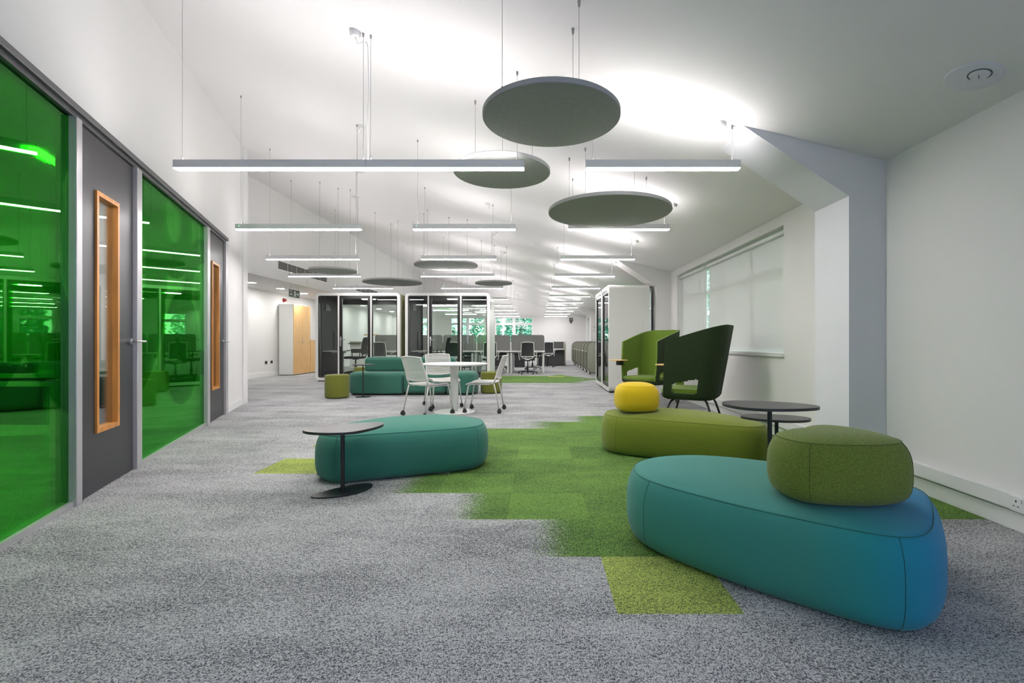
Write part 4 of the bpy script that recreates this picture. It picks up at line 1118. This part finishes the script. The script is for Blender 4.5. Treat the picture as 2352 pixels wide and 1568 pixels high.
def grille(y0, y1, z0, z1, label):
    t = thing('air_grille', label, 'grille', (-6.449, (y0+y1)/2, (z0+z1)/2), 0, 'dark air grilles in the bulkhead')
    h, v = (y1-y0)/2, (z1-z0)/2
    link('backing', bx(0, .004, -h, h, -v, v), dark_m, t)
    bm = B(); ring(bm, [(-h-.02, -v-.02), (h+.02, -v-.02), (h+.02, v+.02), (-h-.02, v+.02)], [(-h, -v), (h, -v), (h, v), (-h, v)], 0, .014)
    for q in bm.verts: q.co = Vector((q.co.y, q.co.x, q.co.z))
    link('frame', bm, trim_m, t)
    bm = B(); n = max(4, int((z1-z0)/.03))
    for k in range(1, n): z = -v+2*v*k/n; box(bm, .004, .009, -h, h, z-.004, z+.004)
    m = max(2, int((y1-y0)/.42))
    for k in range(1, m): y = -h+2*h*k/m; box(bm, .004, .011, y-.008, y+.008, -v, v)
    link('louvres', bm, grill_m, t)
grille(11.88, 14.63, 2.88, 3.07, 'long dark louvred air grille on the bulkhead over the cupboards')
grille(17.0, 19.3, 2.88, 3.07, 'dark louvred air grille on the bulkhead above the first pod')
bm = B(); t = thing('smoke_detector', 'small white smoke detector dome on the bulkhead under the grille', 'detector', (-6.449, 13.4, 2.72))
lathe(bm, [(0, 0), (.05, 0), (.05, .015), (.035, .04), (0, .045)], 20, (0, 0, 0), 'x'); link('dome', bm, trim_m, t, 40)
dn = ['nearest the wall corner', 'second from the wall corner', 'just past the exit sign', 'fourth along, glimpsed at the pod', 'fifth along, seen through the first pod', 'sixth along, seen through the first pod', 'seventh along, seen through the first pod', 'last one by the end wall']
for k in range(8):
    t = thing('downlight', 'round recessed downlight in the low ceiling, '+dn[k], 'light', (-7.44, 12.45+1.4*k+(.6*k if k > 3 else 0), 2.6), 0, 'recessed downlights')
    bm = B(); lathe(bm, [(.105, -.004), (.125, -.004), (.125, 0), (.105, 0)], 28); bmesh.ops.delete(bm, geom=[f for f in bm.faces if len(f.verts) > 4], context='FACES'); link('trim_ring', bm, trim_m, t)
    bm = B(); lathe(bm, [(0, -.003), (.105, -.003), (.105, 0), (0, 0)], 28); link('lamp_disc', bm, dl_m, t)
# copier and tray cabinet glimpsed through the first pod
t = thing('photocopier', 'white and grey photocopier glimpsed through the first pod', 'photocopier', (-7.0, 19.0, 0))
link('paper_drawers', bx(-.33, .33, -.33, .33, .03, .62, bev=.01), white_m, t); link('print_unit', bx(-.33, .33, -.3, .33, .78, .98, bev=.01), white_m, t)
link('output_slot', bx(-.30, .28, -.28, .33, .62, .78), blkp_m, t); link('scanner_lid', bx(-.34, .34, -.33, .33, .99, 1.07, bev=.01), pan_m, t); link('paper_tray', bx(.33, .62, -.15, .2, .70, .72), trunk_m, t)
link('control_panel', bx(-.36, .1, -.45, -.3, .97, 1.0), blkp_m, t)
t = thing('lectern_stand', 'small oak-topped stand beyond the first pod door', 'stand', (-7.25, 20.3, 0))
link('tray_top', bx(-.05, .45, -.2, .2, 1.33, 1.37), oakp_m, t); link('post', bx(.15, .20, -.03, .03, .02, 1.33), blkp_m, t); link('foot', bx(-.02, .4, -.2, .2, 0, .02), blkp_m, t)
# little speaker and sensor on the end wall
t = thing('wall_speaker', 'tiny black square speaker on the end wall', 'speaker', (1.88, Y1-.03, 2.3)); link('box', bx(-.09, .09, -.03, .029, -.09, .09), blkp_m, t); link('grille_dot', bx(-.04, .04, -.034, -.031, -.04, .04), grill_m, t)
t = thing('wall_sensor', 'tiny black round sensor under the square speaker', 'sensor', (1.88, Y1, 2.15)); bm = B(); lathe(bm, [(0, -.05), (.05, -.05), (.06, 0), (0, 0)], 16, (0, 0, 0), 'y'); link('dome', bm, blkp_m, t, 40)

# ------------------------------------------------------------------ outside
struct('ground', bx(-30, 30, -20, 60, -.5, -.3), grass_m, 'lawn outside')
def leafy(name, x, y, h, r, m, label, n=1500, seed=1):
    rn = random.Random(seed); t = thing(name, label, 'tree', (x, y, -.3), 0, 'trees outside the windows')
    bm = B(); tube(bm, [(0, 0, 0), (.05, 0, h*.3), (0, .05, h*.6)], .12, 8); link('trunk', bm, bark_m, t, True)
    bm = B()
    for k in range(n):
        a = rn.uniform(0, 2*PI); b = math.acos(rn.uniform(-1, 1)); q = rn.uniform(.45, 1)**.5
        p = Vector((r*q*math.sin(b)*math.cos(a), r*q*math.sin(b)*math.sin(a), h*.58+h*.52*q*math.cos(b)))
        u = Vector((rn.gauss(0, 1), rn.gauss(0, 1), rn.gauss(0, .6))).normalized(); v = u.orthogonal().normalized(); s = rn.uniform(.08, .17)
        bm.faces.new([bm.verts.new(p+u*s), bm.verts.new(p+v*s*.5), bm.verts.new(p-u*s), bm.verts.new(p-v*s*.5)])
    link('foliage', bm, m, t)
leafy('leafy_tree', -1.1, 30.3, 3.6, 1.04, tree_m, 'dense green tree outside the end window nearest the white wall', 2400, 1)
leafy('leafy_tree', -3.3, 30.8, 3.6, 1.04, tree_m, 'green tree outside the middle of the end windows', 1500, 2)
leafy('leafy_tree', -5.5, 31.2, 3.8, 1.04, tree2_m, 'pale green tree outside the end window behind the second pod', 1300, 3)
leafy('leafy_tree', -7.7, 31.0, 3.4, 1.04, tree2_m, 'pale green tree outside the furthest end window', 1000, 4)
leafy('leafy_tree', 6.3, 15.5, 3.6, 1.8, tree_m, 'green tree glimpsed in the gap between the two blinds', 2400, 5)
leafy('leafy_tree', 6.5, 20.5, 3.6, 1.8, tree_m, 'green tree outside the side windows past the booth', 1500, 6)
for o in COL.objects:
    if o.parent is not None:
        for k in ('category', 'label', 'group'):
            if k in o.keys(): del o[k]
